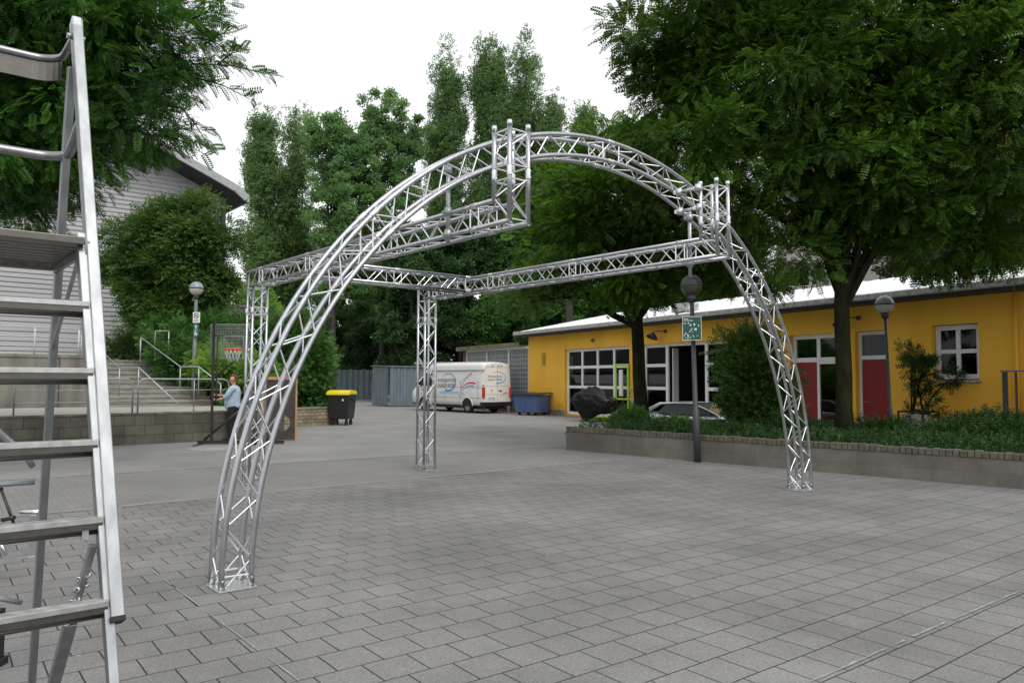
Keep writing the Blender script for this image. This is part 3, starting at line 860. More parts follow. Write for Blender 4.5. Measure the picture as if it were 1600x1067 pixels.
AN = empty('glass_block_annex', FA, FANG, 'low annex of grey glass blocks with white posts behind the white van', 'building')
gb = brick_mat('glass_blocks', (0.10, 0.125, 0.14), (0.17, 0.20, 0.21), (0.42, 0.42, 0.41), .24, .24, .022, offset=0, rough=.25, plane='XZ', bump=.8, stain=.1, speck=.02)
for a, b in ((-7.45, -4.95), (-4.8, -2.35), (-2.2, -.12)):
    q = MB(); q.b2(a, b, .1, .2, .2, 3.38); q.build('glass_block_panel', gb, AN)
q = MB()
for x in (-7.52, -4.875, -2.275, -.055): q.b2(x - .07, x + .07, .06, .24, 0, 3.4)
q.b2(-7.6, -.02, .06, .24, 3.405, 3.55)
q.build('post_frame', M.white, AN)
q = MB(); q.b2(-8.0, -7.6, .05, 6, 0, 3.55); q.b2(-7.59, -.01, 5.8, 6, 0, 3.55); q.b2(-7.59, -.15, .1, .25, 0, .195)
q.build('wall', brick_mat('red_brick', (.20, .07, .04), (.26, .10, .06), (.3, .28, .25), .24, .075, .01, plane='XZ'), AN)
q = MB(); q.b2(-8.2, -.37, -.35, 6.2, 3.56, 3.64); q.b2(-8.2, -.37, -.37, -.355, 3.5, 3.75); q.build('roof', mat('mossy_roof_edge', (.15, .14, .09), .9, 0, .5, 5, bump=.5), AN)

# ------------------------------------------------------------------ planter bed in front of the building
P0 = Vector((1.36, 18.93, 0)); PD = (Vector((8.25, 12.26, 0)) - P0).normalized(); PN = Vector((-PD.y, PD.x, 0))
PANG = math.atan2(PD.y, PD.x)
def Pw(a, k, z=0): return P0 + PD * a + PN * k + UP * z
PL = empty('planter_wall', P0, PANG, 'low grey concrete block wall holding the raised bed at the right', 'wall')
blk = brick_mat('concrete_wall_blocks', (.165, .155, .13), (.19, .18, .155), (.135, .128, .105), .5, .23, .006, plane='XZ', bump=.3, stain=.55, speck=.25, moss=(.085, .085, .055))
q = MB(); q.b2(0, 14.5, 0, .2, 0, .46); q.build('wall_face', blk, PL)
q = MB(); q.b2(0, .2, .202, 4.4, 0, .46); q.b2(.202, 14.5, 4.2, 4.4, 0, .46); q.build('side_wall', M.concrete, PL)
q = MB(); rr = random.Random(2)
x = 0.0
while x < 14.4:
    wd = rr.uniform(.095, .115); h = rr.uniform(.10, .125); q.b2(x + .004, x + wd - .006, -.012 + rr.uniform(-.006, .006), .16, .462, .462 + h); x += wd
q.build('capping_stone', mat('mossy_edging_stone', (.075, .072, .05), .95, 0, .45, 7, bump=.6, col2=(.15, .14, .11)), PL, bevel=.008)
q = MB(); q.add([tuple(Pw(.2, .2, .47)), tuple(Pw(14.3, .2, .47)), tuple(Pw(14.3, 4.2, .47)), tuple(Pw(.2, 4.2, .47))], [(0, 1, 2, 3)])
tag(q.build('planting_soil', M.soil), kind='structure')

# ------------------------------------------------------------------ terrace, stairs and upper level at the left
T0 = Vector((-14.6, 15.85, 0)); TD = Vector((math.cos(R(41.5)), math.sin(R(41.5)), 0)); TN = Vector((-TD.y, TD.x, 0)); TANG = R(41.5)
def Tw(a, k, z=0): return T0 + TD * a + TN * k + UP * z
TH = .83
TW = empty('terrace_wall', T0, TANG, 'mossy concrete block wall of the terrace at the left', 'wall')
tblk = brick_mat('mossy_wall_blocks', (.14, .13, .10), (.19, .18, .145), (.085, .08, .055), .5, .26, .009, plane='XZ', bump=.8, stain=.7, speck=.3, moss=(.045, .045, .025))
q = MB(); q.b2(-6, 10.4, 0, .3, 0, TH - .06); q.build('wall_face', tblk, TW)
q = MB(); q.b2(10.1, 10.4, .302, 5.4, 0, TH - .06); q.build('side_wall', tblk, TW)
q = MB()
x = -6.0
while x < 10.35:
    wd = rr.uniform(.24, .3); q.b2(x + .004, min(10.4, x + wd) - .004, -.01, .3, TH - .058, TH + rr.uniform(-.012, .006)); x += wd
q.build('capping_stone', mat('mossy_capping', (.07, .068, .045), .95, 0, .5, 3, bump=.6, col2=(.2, .19, .15)), TW, bevel=.01)
q = MB(); q.add([tuple(Tw(-6, .3, TH - .005)), tuple(Tw(10.1, .3, TH - .005)), tuple(Tw(10.1, 5.4, TH - .005)), tuple(Tw(-6, 6.6, TH - .005))], [(0, 1, 2, 3)])
tag(q.build('terrace_floor', M.slab), kind='structure')
UH = 2.42
A0, A1 = 6.75, 10.1
STR = empty('staircase', T0, TANG, 'wide weathered concrete steps climbing from the terrace to the upper level', 'stairs')
q = MB(); K = 5.0; z = TH - .01
ks = [K]
for i in range(10):
    run = .36 if i != 3 else 1.0
    ks.append(ks[-1] + run)
for i in range(10):
    zt = TH + (i + 1) * .159
    q.b2(A0, A1, ks[i], 12.6, zt - .159 - (.0 if i else .2), zt - .045)
    q.b2(A0 + .003, A1 - .003, ks[i] - .03, 12.55, zt - .044, zt)
q.build('steps', M.step, STR)
RW = empty('retaining_wall', T0, TANG, 'tall stained concrete wall holding the upper level left of the steps', 'wall')
q = MB(); q.b2(-8, A0 - .01, 6.2, 6.5, .3, UH - .02); q.b2(-8, A0 - .01, 6.17, 6.52, UH - .019, UH + .06)
q.build('wall_face', mat('streaked_concrete', (.13, .12, .10), .9, 0, .45, 1.6, bump=.4, bscale=30, detail=9, col2=(.27, .255, .22), stretch=(1.6, 1, .5)), RW)
q = MB()
for i in range(9): q.b2(-8 + i * 1.7, -8 + i * 1.7 + .03, 6.166, 6.17, .8, UH - .03)
q.build('panel_joint', M.fascia, RW)
q = MB(); q.add([tuple(Tw(-10, 6.5, UH - .01)), tuple(Tw(A0 - .2, 6.5, UH - .01)), tuple(Tw(A0 - .2, 12.0, UH - .01)), tuple(Tw(16, 12.0, UH - .01)), tuple(Tw(16, 40, UH - .01)), tuple(Tw(-10, 40, UH - .01))], [(0, 1, 2, 3, 4, 5)])
tag(q.build('upper_ground', M.slab), kind='structure')
# planted bank right of the steps
q = MB()
bk = [Tw(A1, 5.4, TH), Tw(11.5, 4.7, .6), Tw(13.2, 7.8, .7), Tw(16, 12, 1.2), Tw(16, 12.2, UH), Tw(A1, 12.6, UH), Tw(A1, 8, 1.9)]
c = sum((p for p in bk), Vector()) / len(bk)
q.add([tuple(p) for p in bk] + [tuple(c)], [(i, (i + 1) % 7, 7) for i in range(7)])
q.add([tuple(p) for p in bk[:4]] + [(p.x, p.y, -.1) for p in bk[:4]], [(i, i + 1, 5 + i, 4 + i) for i in range(3)])
tag(q.build('planted_bank', M.soil), kind='structure')

def railing(pts, z_off, bars, post_at, name, label, group=None, m=M.steel, r=.022):
    root = empty(name, pts[0], 0, label, 'railing', group)
    q = MB(); q.tube(pts, r, 8); q.build('handrail', m, root, pts[0])
    for b in bars:
        q = MB(); q.tube([p - UP * b for p in pts], r * .75, 8); q.build('bar', m, root, pts[0])
    for p, h in post_at:
        q = MB(); q.tube([p, p - UP * h], r * .95, 8); q.build('post', m, root, pts[0])
    return root
# looped railings on the terrace edge
def hoop(a0, a1, lab):
    k = .12; org = Tw(a0, k, TH)
    root = empty('loop_railing', org, 0, lab, 'railing', 'looped railings along the terrace edge')
    pts = [Tw(a0, k, TH - .01), Tw(a0, k, TH + .72)]
    for i in range(1, 6):
        t = math.pi / 2 * i / 5; pts.append(Tw(a0 + .18 * (1 - math.cos(t)), k, TH + .72 + .18 * math.sin(t)))
    for i in range(0, 6):
        t = math.pi / 2 * i / 5; pts.append(Tw(a1 - .18 * (1 - math.sin(t)), k, TH + .72 + .18 * math.cos(t)))
    pts.append(Tw(a1, k, TH - .01))
    q = MB(); q.tube(pts, .021, 8); q.build('loop', M.steel, root, org)
    for zz in (.3, .6):
        q = MB(); q.tube([Tw(a0, k, TH + zz), Tw(a1, k, TH + zz)], .014, 8); q.build('bar', M.steel, root, org)
    if a1 - a0 > 1.5:
        q = MB(); q.tube([Tw((a0 * .4 + a1 * .6), k, TH), Tw((a0 * .4 + a1 * .6), k, TH + .9)], .014, 8); q.build('post', M.steel, root, org)
hoop(3.55, 6.2, 'looped steel railing on the terrace edge seen behind the ladder rungs')
hoop(6.33, 8.75, 'looped steel railing on the terrace edge just left of the man')
hoop(-.2, 3.2, 'looped steel railing on the terrace edge at the far left of the picture')
# stair handrails
pr = [at(345, 600, 24.6), at(311, 573, 24.9), at(282, 573, 25.2), at(220, 527, 25.8)]
railing(pr, 0, [], [(pr[1], .9), (pr[2], .9), (pr[3], .9), (pr[0], .6)], 'stair_handrail', 'steel handrail on the right side of the concrete steps beside the hedge')
pl_ = [at(277, 630, 22.9), at(217, 574, 23.5), at(187, 574, 23.9), at(158, 549, 24.3)]
railing(pl_, 0, [], [(pl_[1], .9), (pl_[2], .9), (pl_[3], .9)], 'stair_handrail', 'steel handrail on the left side of the concrete steps')
pu = [at(243, 517, 26.6), at(264, 517, 26.8)]
railing([pu[0] - UP * .9, pu[0], pu[1]], 0, [], [(pu[1], .9)], 'short_railing', 'short steel railing at the head of the steps beside the bushes')
ua = [Tw(-7, 6.7, UH + .95), Tw(A0 - .5, 6.7, UH + .95)]
railing(ua, 0, [.3, .6], [(Tw(x, 6.7, UH + .95), .95) for x in (-7, -5, -3, -1, 1, 3, 5, A0 - .5, A0 - .42)], 'upper_railing', 'pale three-bar steel railing on top of the tall concrete wall', m=mat('pale_railing_paint', (.50, .54, .56), .5), r=.026)

# ------------------------------------------------------------------ grey clad hall on the upper level
HR = Vector((-13.9, 36.0, UH))       # right-hand corner of the gable
HU = UV_U; HN = UV_V
HALL = empty('clad_hall', HR, PHI, 'large hall clad in grey horizontal siding with a curved overhanging roof', 'building')
# local x runs left (negative) along the gable, y backwards
xs_ = [0 - 26 * i / 20 for i in range(21)]
def hz(x): return 8.0 + 4.0 * math.sin(min(1, (-x + .6) / 15) * math.pi / 2) if x < .6 else 8.0
q = MB()
for a, b in zip(xs_, xs_[1:]):
    q.add([(a, 0, -.2), (b, 0, -.2), (b, 0, hz(b) - .3), (a, 0, hz(a) - .3)], [(0, 1, 2, 3)])
q.add([(0, 0, -.2), (0, 20, -.2), (0, 20, hz(0) - .3), (0, 0, hz(0) - .3)], [(0, 1, 2, 3)])
sid = q.build('wall', M.grey_siding, HALL)
q = MB(); z = 0.0
while z < 12.2:
    x1 = 0.0
    # courses stop at the roof line
    xe = 0.0
    while hz(xe) - .35 < z + .2 and xe > -26: xe -= .25
    if xe > -25.5: q.b2(-26, xe, -.045, -.002, z + .045, z + .185); 
    z += .2
q.build('siding', M.grey_siding, HALL, bevel=.012)
q = MB()
xr = [.5, .2] + [-i * .6 for i in range(44)]
for a, b in zip(xr, xr[1:]):
    za, zb = hz(a) - max(0, a) * .35, hz(b) - max(0, b) * .35
    q.add([(a, -1.6, za), (b, -1.6, zb), (b, 20, zb), (a, 20, za), (a, -1.6, za - .28), (b, -1.6, zb - .28), (b, 20, zb - .28), (a, 20, za - .28)],
          [(0, 1, 2, 3), (4, 5, 6, 7), (0, 1, 5, 4), (2, 3, 7, 6), (3, 0, 4, 7), (1, 2, 6, 5)])
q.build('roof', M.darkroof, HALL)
q = MB()
for a, b in zip(xr, xr[1:]):
    za, zb = hz(a) - max(0, a) * .35, hz(b) - max(0, b) * .35
    q.bar((a, -1.68, za - .1), (b, -1.68, zb - .1), .12, .34)
q.bar((.55, -1.7, hz(.5) - .3), (.55, 20, hz(.5) - .3), .12, .3)
q.build('roof_edge', M.roof_edge, HALL)
for x, y in ((-.35, -1.0), (-.9, -.5)):
    q = MB(); q.b2(x - .09, x + .09, y - .09, y + .09, -2.4 if x > -.5 else 0, 7.7); q.build('column', M.black_metal, HALL)
q = MB(); q.b2(-1.5, -.5, -.8, -.1, 4.6, 4.7)
for k in range(8): q.tube([(-1.5 + k * .14, -.8, 4.7), (-1.5 + k * .14, -.8, 5.7)], .02, 6)
q.tube([(-1.5, -.8, 5.7), (-.5, -.8, 5.7)], .03, 6)
q.build('balcony', M.black_metal, HALL)
q = MB(); q.box((-10.1, -.1, 2.9), (.35, .15, 5.8)); q.build('downpipe', M.white, HALL)

KI = at(362, 545, 33.0)
kb = empty('concrete_kiosk', (KI.x, KI.y, 1.6), PHI, 'small grey concrete block with a dark arched opening behind the basketball hoop', 'kiosk')
q = MB(); q.b2(-.75, .75, 0, 1.5, 0, 3.3); q.b2(-.82, .82, -.06, 1.56, 3.302, 3.42); q.build('wall', mat('kiosk_concrete', (.15, .14, .13), .9, 0, .2, 3), kb)
q = MB(); pts = [(-.1 + .28 * math.cos(t), -.02, 2.55 + .28 * math.sin(t)) for t in [math.pi * i / 8 for i in range(9)]]
q.prism(pts, (0, .015, 0)); q.build('opening', M.black, kb)

# ------------------------------------------------------------------ apartment blocks far behind the trees
def apartments(name, c, ang, wx, dy, h, floors, bays, label, roofm=M.tiles, base_h=3.0):
    rt = empty(name, c, ang, label, 'building')
    hl = []; fh = h / floors
    for j in range(floors):
        for i in range(bays):
            x = wx * (i + .5) / bays; hl.append((x - .75, x + .75, j * fh + .9, j * fh + 2.35))
    q = MB(); wall_grid(q, 0, wx, 0, h, 0, .18, hl)
    q.add([(0, 0, 0), (0, dy, 0), (0, dy, h), (0, 0, h)], [(0, 1, 2, 3)]); q.add([(wx, 0, 0), (wx, dy, 0), (wx, dy, h), (wx, 0, h)], [(0, 1, 2, 3)])
    wl = q.build('wall', M.facade_grey, rt)
    q = MB(); q.b2(-.03, wx + .03, -.05, -.003, 0, .8); q.b2(-.03, wx + .03, -.07, -.004, fh - .2, fh - .02); q.build('base_band', M.facade_base, rt)
    q = MB(); q.add([(-.5, -.6, h), (wx + .5, -.6, h), (wx + .5, dy / 2, h + 3.2), (-.5, dy / 2, h + 3.2), (-.5, dy + .6, h), (wx + .5, dy + .6, h)], [(0, 1, 2, 3), (3, 2, 5, 4), (0, 3, 4), (1, 5, 2), (0, 4, 5, 1)])
    rf_ = q.build('roof', roofm, rt)
    q = MB(); q.b2(wx * .3, wx * .3 + .9, dy * .35, dy * .35 + .9, h + 1, h + 4); q.build('chimney', M.tiles, rf_)
    for a, b, c_, d in hl:
        q = MB(); frame_grid(q, [a + .03, (a + b) / 2, b - .03], [c_ + .03, d - .03], .12, .07, .06, .08); fr = q.build('window', M.white, rt)
        q = MB(); q.b2(a + .05, b - .05, .13, .15, c_ + .05, d - .05); q.build('pane', M.car_glass, fr)
    return rt
B2 = at(1215, 560, 58)
apartments('apartment_block', (B2.x, B2.y, 2.0), R(-30), 40, 10, 15, 5, 12, 'pale grey apartment block with white windows behind the big trees at the right')
B1 = at(552, 560, 88)
apartments('apartment_block', (B1.x, B1.y, 0), R(8), 5.2, 10, 14.5, 5, 2, 'narrow pale apartment house glimpsed between the dark trees behind the sheds', roofm=M.darkroof)
Bd = at(578, 560, 86)
q = MB(); q.b2(0, 3.4, 0, 8, 0, 13.8); q.b2(-.15, 3.55, -.15, 8.1, 13.805, 14.1)
t = q.build('slate_house', mat('slate_cladding', (.07, .075, .085), .8, 0, .15, 1), None, (0, 0, 0)); t.location = (Bd.x, Bd.y - 1, 0); t.rotation_euler.z = R(8)
tag(t, 'dark slate clad house wall beside the narrow pale apartment house', 'building')

# ------------------------------------------------------------------ sheds and fences at the end of the yard
def corrug(mb, p0, p1, h, z0=.05, pitch=.22, dep=.035):
    d = (p1 - p0); L = d.length; d.normalize(); n = Vector((d.y, -d.x, 0))
    k = int(L / (pitch / 4)); vs = []
    for i in range(k + 1):
        off = dep * (1 if (i % 4) in (1, 2) else 0)
        b = p0 + d * (i * pitch / 4) + n * off
        vs += [(b.x, b.y, z0), (b.x, b.y, z0 + h)]
    mb.add(vs, [(2 * i, 2 * i + 2, 2 * i + 3, 2 * i + 1) for i in range(k)])
fa, fb = gnd(511, 624), gnd(586, 624.5)
fn = empty('sheet_fence', fa, 0, 'tall blue grey corrugated sheet fence left of the metal shed', 'fence')
q = MB(); corrug(q, fa, fb, 2.55, pitch=.5, dep=.09); q.build('sheet_panel', M.bluegrey, fn, fa)
q = MB()
for k in range(5):
    p = fa.lerp(fb, k / 4); q.b2(p.x - .06, p.x + .06, p.y + .05, p.y + .15, 0, 2.7)
q.build('post', M.bluegrey, fn, fa)
sa = Vector((-7.85, 48.6, 0))
sh = empty('metal_shed', sa, 0, 'blue grey corrugated metal shed standing left of the white van', 'shed')
q = MB()
for a, b in ((Vector((0, 0, 0)), Vector((2.6, .9, 0))), (Vector((-1.45, 1.9, 0)), Vector((0, 0, 0))), (Vector((2.6, .9, 0)), Vector((1.2, 3, 0)))): corrug(q, a, b, 2.5, pitch=.42, dep=.06)
q.build('wall', M.bluegrey, sh)
q = MB(); q.prism([(-.02, -.14, 2.56), (2.75, .82, 2.56), (1.3, 3.15, 2.62), (-1.6, 1.95, 2.62)], (0, 0, .06)); q.build('roof', M.bluegrey, sh)
s2 = empty('carport', (-7.2, 56, 0), R(-8), 'low dark carport roof between the metal shed and the van', 'shed')
q = MB(); q.b2(0, 7, 0, 4, 2.9, 3.05); q.build('roof', M.gutter, s2)
for x in (.1, 3.5, 6.9):
    q = MB(); q.b2(x - .05, x + .05, .05, .15, 0, 2.9); q.build('post', M.black_metal, s2)
q = MB(); q.b2(0, 7, 3.8, 3.9, 0, 2.89); q.build('back_wall', M.bluegrey, s2)
sw = brick_mat('rubble_stone', (.24, .19, .13), (.38, .32, .24), (.13, .12, .09), .27, .13, .012, plane='XZ', bump=1, stain=.4)
s0 = Vector((-9.9, 24.9, 0)); s1 = Vector((-6.75, 29.3, 0)); d = s1 - s0
stw = empty('stone_wall', s0, math.atan2(d.y, d.x), 'low rubble stone wall under the hedge beside the wheeled bins', 'wall')
q = MB(); q.b2(0, d.length, 0, .35, 0, .62); q.build('wall_face', sw, stw)
q = MB(); q.b2(-.02, d.length + .02, -.03, .38, .622, .70); q.build('capping_stone', M.concrete, stw, bevel=.015)

# ------------------------------------------------------------------ lettering
def text_obj(name, body, size, m, parent, M4, ext=.002, align='CENTER', sx=1.0):
    cu = bpy.data.curves.new(name, 'FONT'); cu.body = body; cu.size = size; cu.extrude = ext; cu.align_x = align; cu.align_y = 'CENTER'
    tmp = bpy.data.objects.new('tmp', cu); COL.objects.link(tmp)
    dg = bpy.context.evaluated_depsgraph_get()
    me = bpy.data.meshes.new_from_object(tmp.evaluated_get(dg))
    bpy.data.objects.remove(tmp)
    me.transform(M4 @ Matrix.Diagonal((sx, 1, 1, 1)))
    me.materials.clear(); me.materials.append(m); me.name = name
    o = bpy.data.objects.new(name, me); COL.objects.link(o); o.parent = parent
    return o
def basis(o, x, y):
    """matrix that puts text drawn in XY at o with axes x (reading) and y (up)"""
    x = Vector(x).normalized(); y = Vector(y).normalized(); z = x.cross(y)
    return Matrix(((x.x, y.x, z.x, o[0]), (x.y, y.y, z.y, o[1]), (x.z, y.z, z.z, o[2]), (0, 0, 0, 1)))

# ------------------------------------------------------------------ white van (x forward, y to its left, z up; origin under the rear axle)
VD = Vector((-.66, .75, 0)).normalized()
VAN = empty('delivery_van', (-1.62, 40.55, 0), math.atan2(VD.y, VD.x), 'white high roof delivery van with blue arc logos and lettering on its side and rear', 'van')
def vsec(x, yw, zt, zb=.42, rt=.18):
    """half section of the body at station x"""
    return [(x, yw * .97, zb), (x, yw, .62), (x, yw, 1.25), (x, yw * .985, 1.5), (x, yw * .93, zt - rt * 1.5), (x, yw * .90, zt - rt * .7), (x, yw * .84, zt - rt * .2), (x, yw * .72, zt - .02), (x, yw * .4, zt + .02), (x, 0, zt + .035)]
st_ = [(-1.30, .93, 2.58), (-1.22, .965, 2.62), (-1.0, .98, 2.66), (0, .985, 2.68), (1.5, .985, 2.69), (3.0, .98, 2.68), (3.55, .975, 2.62), (3.95, .97, 2.36), (4.35, .965, 1.9), (4.62, .96, 1.42), (5.05, .93, 1.18), (5.3, .86, .98), (5.36, .8, .8)]
q = MB(); vs = []; m_ = 19
for x, yw, zt in st_:
    h = vsec(x, yw, max(zt, .9), .42, .18 if zt > 2.3 else .1)
    h = [(a, b, min(c, zt + .035)) for a, b, c in h]
    vs += h + [(a, -b, c) for a, b, c in h[-2::-1]]
fs2 = []
for i in range(len(st_) - 1):
    for k in range(m_ - 1):
        fs2.append((i * m_ + k, i * m_ + k + 1, (i + 1) * m_ + k + 1, (i + 1) * m_ + k))
    fs2.append((i * m_, (i + 1) * m_, (i + 1) * m_ + m_ - 1, i * m_ + m_ - 1))
q.add(vs, fs2, True); q.add([vs[k] for k in range(m_)], [tuple(range(m_))]); q.add([vs[-m_ + k] for k in range(m_)], [tuple(range(m_))])
body = q.build('body', M.van_white, VAN)
# wheel arches, wheels
def wheel(parent, x, y, r=.345, w_=.22, name='wheel'):
    s_ = 1 if y > 0 else -1
    q = MB(); prof = [(r * .62, -w_ / 2), (r * .93, -w_ / 2), (r, -w_ * .36), (r, w_ * .36), (r * .93, w_ / 2), (r * .62, w_ / 2), (r * .62, -w_ / 2)]
    q.lathe(prof, (x, y, r), 28, M=Matrix.Rotation(R(90), 4, 'X')); wo = q.build(name, M.rubber, parent)
    q = MB(); q.lathe([(0, .02), (.05, .03), (r * .3, .0), (r * .45, -.03), (r * .58, -.005), (r * .66, .0)], (x, y + s_ * (w_ / 2 - .01), r), 24, M=Matrix.Rotation(R(-90) * s_, 4, 'X'))
    q.build('rim', M.hub, wo)
    return wo
for x, y in ((0, .86), (0, -.86), (4.0, .86), (4.0, -.86)):
    wheel(VAN, x, y)
for x in (0, 4.0):
    for s_ in (1, -1):
        q = MB()
        pts = [(x + .44 * math.cos(t), s_ * .988, .36 + .44 * math.sin(t)) for t in [math.pi * i / 14 for i in range(15)]] + [(x - .44, s_ * .988, .405), (x + .44, s_ * .988, .405)]
        q.prism(pts, (0, -s_ * .02, 0)); q.build('wheel_arch', M.black, VAN)
        q = MB(); q.tube([(x + .46 * math.cos(t), s_ * .985, .36 + .46 * math.sin(t)) for t in [math.pi * i / 14 for i in range(15)]], .018, 6); q.build('arch_lip', M.van_white, VAN)
q = MB(); q.b2(-1.42, -1.28, -.92, .92, .40, .60); q.b2(-1.36, -1.1, .90, .995, .40, .60); q.b2(-1.36, -1.1, -.995, -.90, .40, .60); q.build('rear_bumper', M.black, VAN, bevel=.02)
q = MB(); q.b2(5.2, 5.44, -.8, .8, .36, .62); q.build('front_bumper', M.black, VAN, bevel=.03)
q = MB(); q.b2(-1.2, 5.0, -.7, .7, .24, .419); q.build('underbody', M.black, VAN)
# seams and side mouldings, on the left flank (the one seen) and right
q = MB()
for s_ in (1, -1):
    for z in (.80, 1.34): q.b2(-1.15, 3.3, s_ * .986, s_ * .9905, z, z + .012)
    q.b2(-1.2, 3.3, s_ * .93, s_ * .966, 2.235, 2.26)
    for x in (-.92, .55, 1.95, 3.1, 4.2): q.b2(x, x + .012, s_ * .975, s_ * .9895, .62, 1.7)
q.b2(-1.306, -1.30, -.006, .006, .62, 2.45)
for z in (.98, 1.42): q.b2(-1.306, -1.301, -.8, .8, z, z + .01)
q.b2(-1.306, -1.301, -.83, -.82, .62, 2.4); q.b2(-1.306, -1.301, .82, .83, .62, 2.4); q.b2(-1.306, -1.301, -.83, .83, 2.4, 2.41)
q.build('door_seam', M.logo_grey, VAN)
q = MB()
for z in (.78, 1.42, 2.2):
    for s_ in (1, -1): q.b2(-1.33, -1.24, s_ * .90, s_ * .955, z, z + .07)
q.build('hinge', M.logo_grey, VAN)
q = MB(); q.b2(-1.345, -1.306, -.10, -.30, 1.17, 1.21); q.build('door_handle', M.black, VAN)
for s_ in (1, -1):
    q = MB(); q.b2(-1.34, -1.16, s_ * .84, s_ * .965, .82, 1.36); q.build('tail_light', M.tail, VAN, bevel=.02)
for z in (2.46,):
    q = MB()
    for y in (-.3, -.1, .3): q.b2(-1.33, -1.26, y, y + .08, z, z + .05)
    q.build('marker_lamp', M.logo_grey, VAN)
q = MB(); q.b2(-1.325, -1.307, .12, .66, .72, .88); pt = q.build('number_plate', M.sign_white, VAN)
q = MB(); 
for k in range(6): q.b2(-1.329, -1.3255, .19 + k * .075, .235 + k * .075, .765, .84)
q.build('plate_marks', M.logo_grey, pt)
# cab glass
q = MB()
for s_ in (1, -1): q.prism([(3.2, s_ * .985, 1.42), (4.45, s_ * .975, 1.42), (4.2, s_ * .955, 1.95), (3.95, s_ * .93, 2.1), (3.2, s_ * .93, 2.1)], (0, s_ * .008, 0))
q.prism([(4.66, -.85, 1.46), (4.66, .85, 1.46), (4.0, .78, 2.3), (4.0, -.78, 2.3)], (.012, 0, .012))
q.build('cab_glass', M.car_glass, VAN)
q = MB(); q.box((4.3, 1.12, 1.6), (.14, .2, .34)); q.tube([(4.35, .95, 1.5), (4.3, 1.06, 1.55)], .02, 6); q.build('mirror', M.black, VAN, bevel=.03)
# logos: arcs as flat vinyl, lettering as text (the left flank faces -normal of travel seen from its left)
def arc_band(cx, cz, rx, rz, a0, a1, w0, w1, P, nrm, n=28):
    out_ = []; inn = []
    for i in range(n + 1):
        t = i / n; a = a0 + (a1 - a0) * t; w_ = w0 + (w1 - w0) * t
        out_.append((cx + rx * math.cos(a), cz + rz * math.sin(a))); inn.append((cx + (rx - w_) * math.cos(a), cz + (rz - w_) * math.sin(a)))
    mb = MB()
    vs = [P(*p) for p in out_] + [P(*p) for p in inn]
    mb.add(vs, [(i, i + 1, n + 2 + i, n + 1 + i) for i in range(n)])
    return mb
def side_z(z):      # body half-width at height z
    return .9865 if z < 1.25 else (.9865 - .018 * (z - 1.25) / .25 if z < 1.5 else .972 - .055 * (z - 1.5) / .91)
PS = lambda x, z: (-x, side_z(z) + .006, z)          # reading direction on the left flank runs to the rear (-x)
LS = lambda name, mb, m, par=body: mb.build(name, m, par, fix=False)
LS('logo_arc', arc_band(-1.70, 1.60, .70, .50, R(130), R(-112), .03, .12, PS, None), M.logo_blue)
LS('logo_swoosh', arc_band(.35, .42, 1.15, 1.05, R(155), R(78), .02, .075, PS, None), M.logo_blue)
LS('logo_swoosh', arc_band(.35, .55, 1.15, 1.08, R(145), R(74), .02, .085, PS, None), M.logo_red)
LS('logo_swoosh', arc_band(.85, 1.0, 1.4, 1.2, R(168), R(112), .025, .045, PS, None), M.logo_red)
y_s = .9985
nv = Vector((0, 1, 0))
text_obj('lettering', 'INTEGRATION', .25, M.logo_grey, body, basis((1.80, .988, 1.72), (-1, 0, 0), (0, -.06, 1)))
text_obj('lettering', 'DURCH SPORT', .25, M.logo_grey, body, basis((1.80, 1.0, 1.44), (-1, 0, 0), (0, -.06, 1)))
for i, (x, z) in enumerate(((.62, 1.62), (.42, 1.74), (.22, 1.82), (.02, 1.9), (-.2, 1.95))):
    q = MB(); q.bar((x, side_z(z) + .004, z - .06), (x - .05, side_z(z) + .002, z + .06), .012, .03, up=(1, 0, 0)); q.build('logo_figure', M.logo_blue, body)
for k, (x0, x1, z) in enumerate(((.65, 2.5, 1.08), (.7, 2.4, 1.0))):
    q = MB(); q.b2(x0, x1, .9868, .9895, z, z + .025); q.build('web_line', M.logo_blue, body)
q = MB(); q.b2(.34, .44, .9868, .99, .95, 1.06); q.build('logo_mark', M.logo_blue, body)
PR = lambda y, z: (-1.3095, -y, z)                    # rear face: reading direction runs to the van's right
LS('logo_arc', arc_band(-.02, 1.86, .62, .32, R(125), R(-95), .015, .07, PR, None), M.logo_blue)
text_obj('lettering', 'INTEGRATION', .15, M.logo_grey, body, basis((-1.309, .16, 1.92), (0, -1, 0), (0, 0, 1)))
text_obj('lettering', 'DURCH SPORT', .15, M.logo_grey, body, basis((-1.309, .16, 1.75), (0, -1, 0), (0, 0, 1)))
LS('logo_swoosh', arc_band(.75, .35, .75, .75, R(150), R(88), .01, .03, PR, None), M.logo_red)
q = MB(); q.tube([(-1.32, .38, 1.2), (-1.305, .38, 1.2)], .045, 10); q.build('badge', M.tail, VAN)

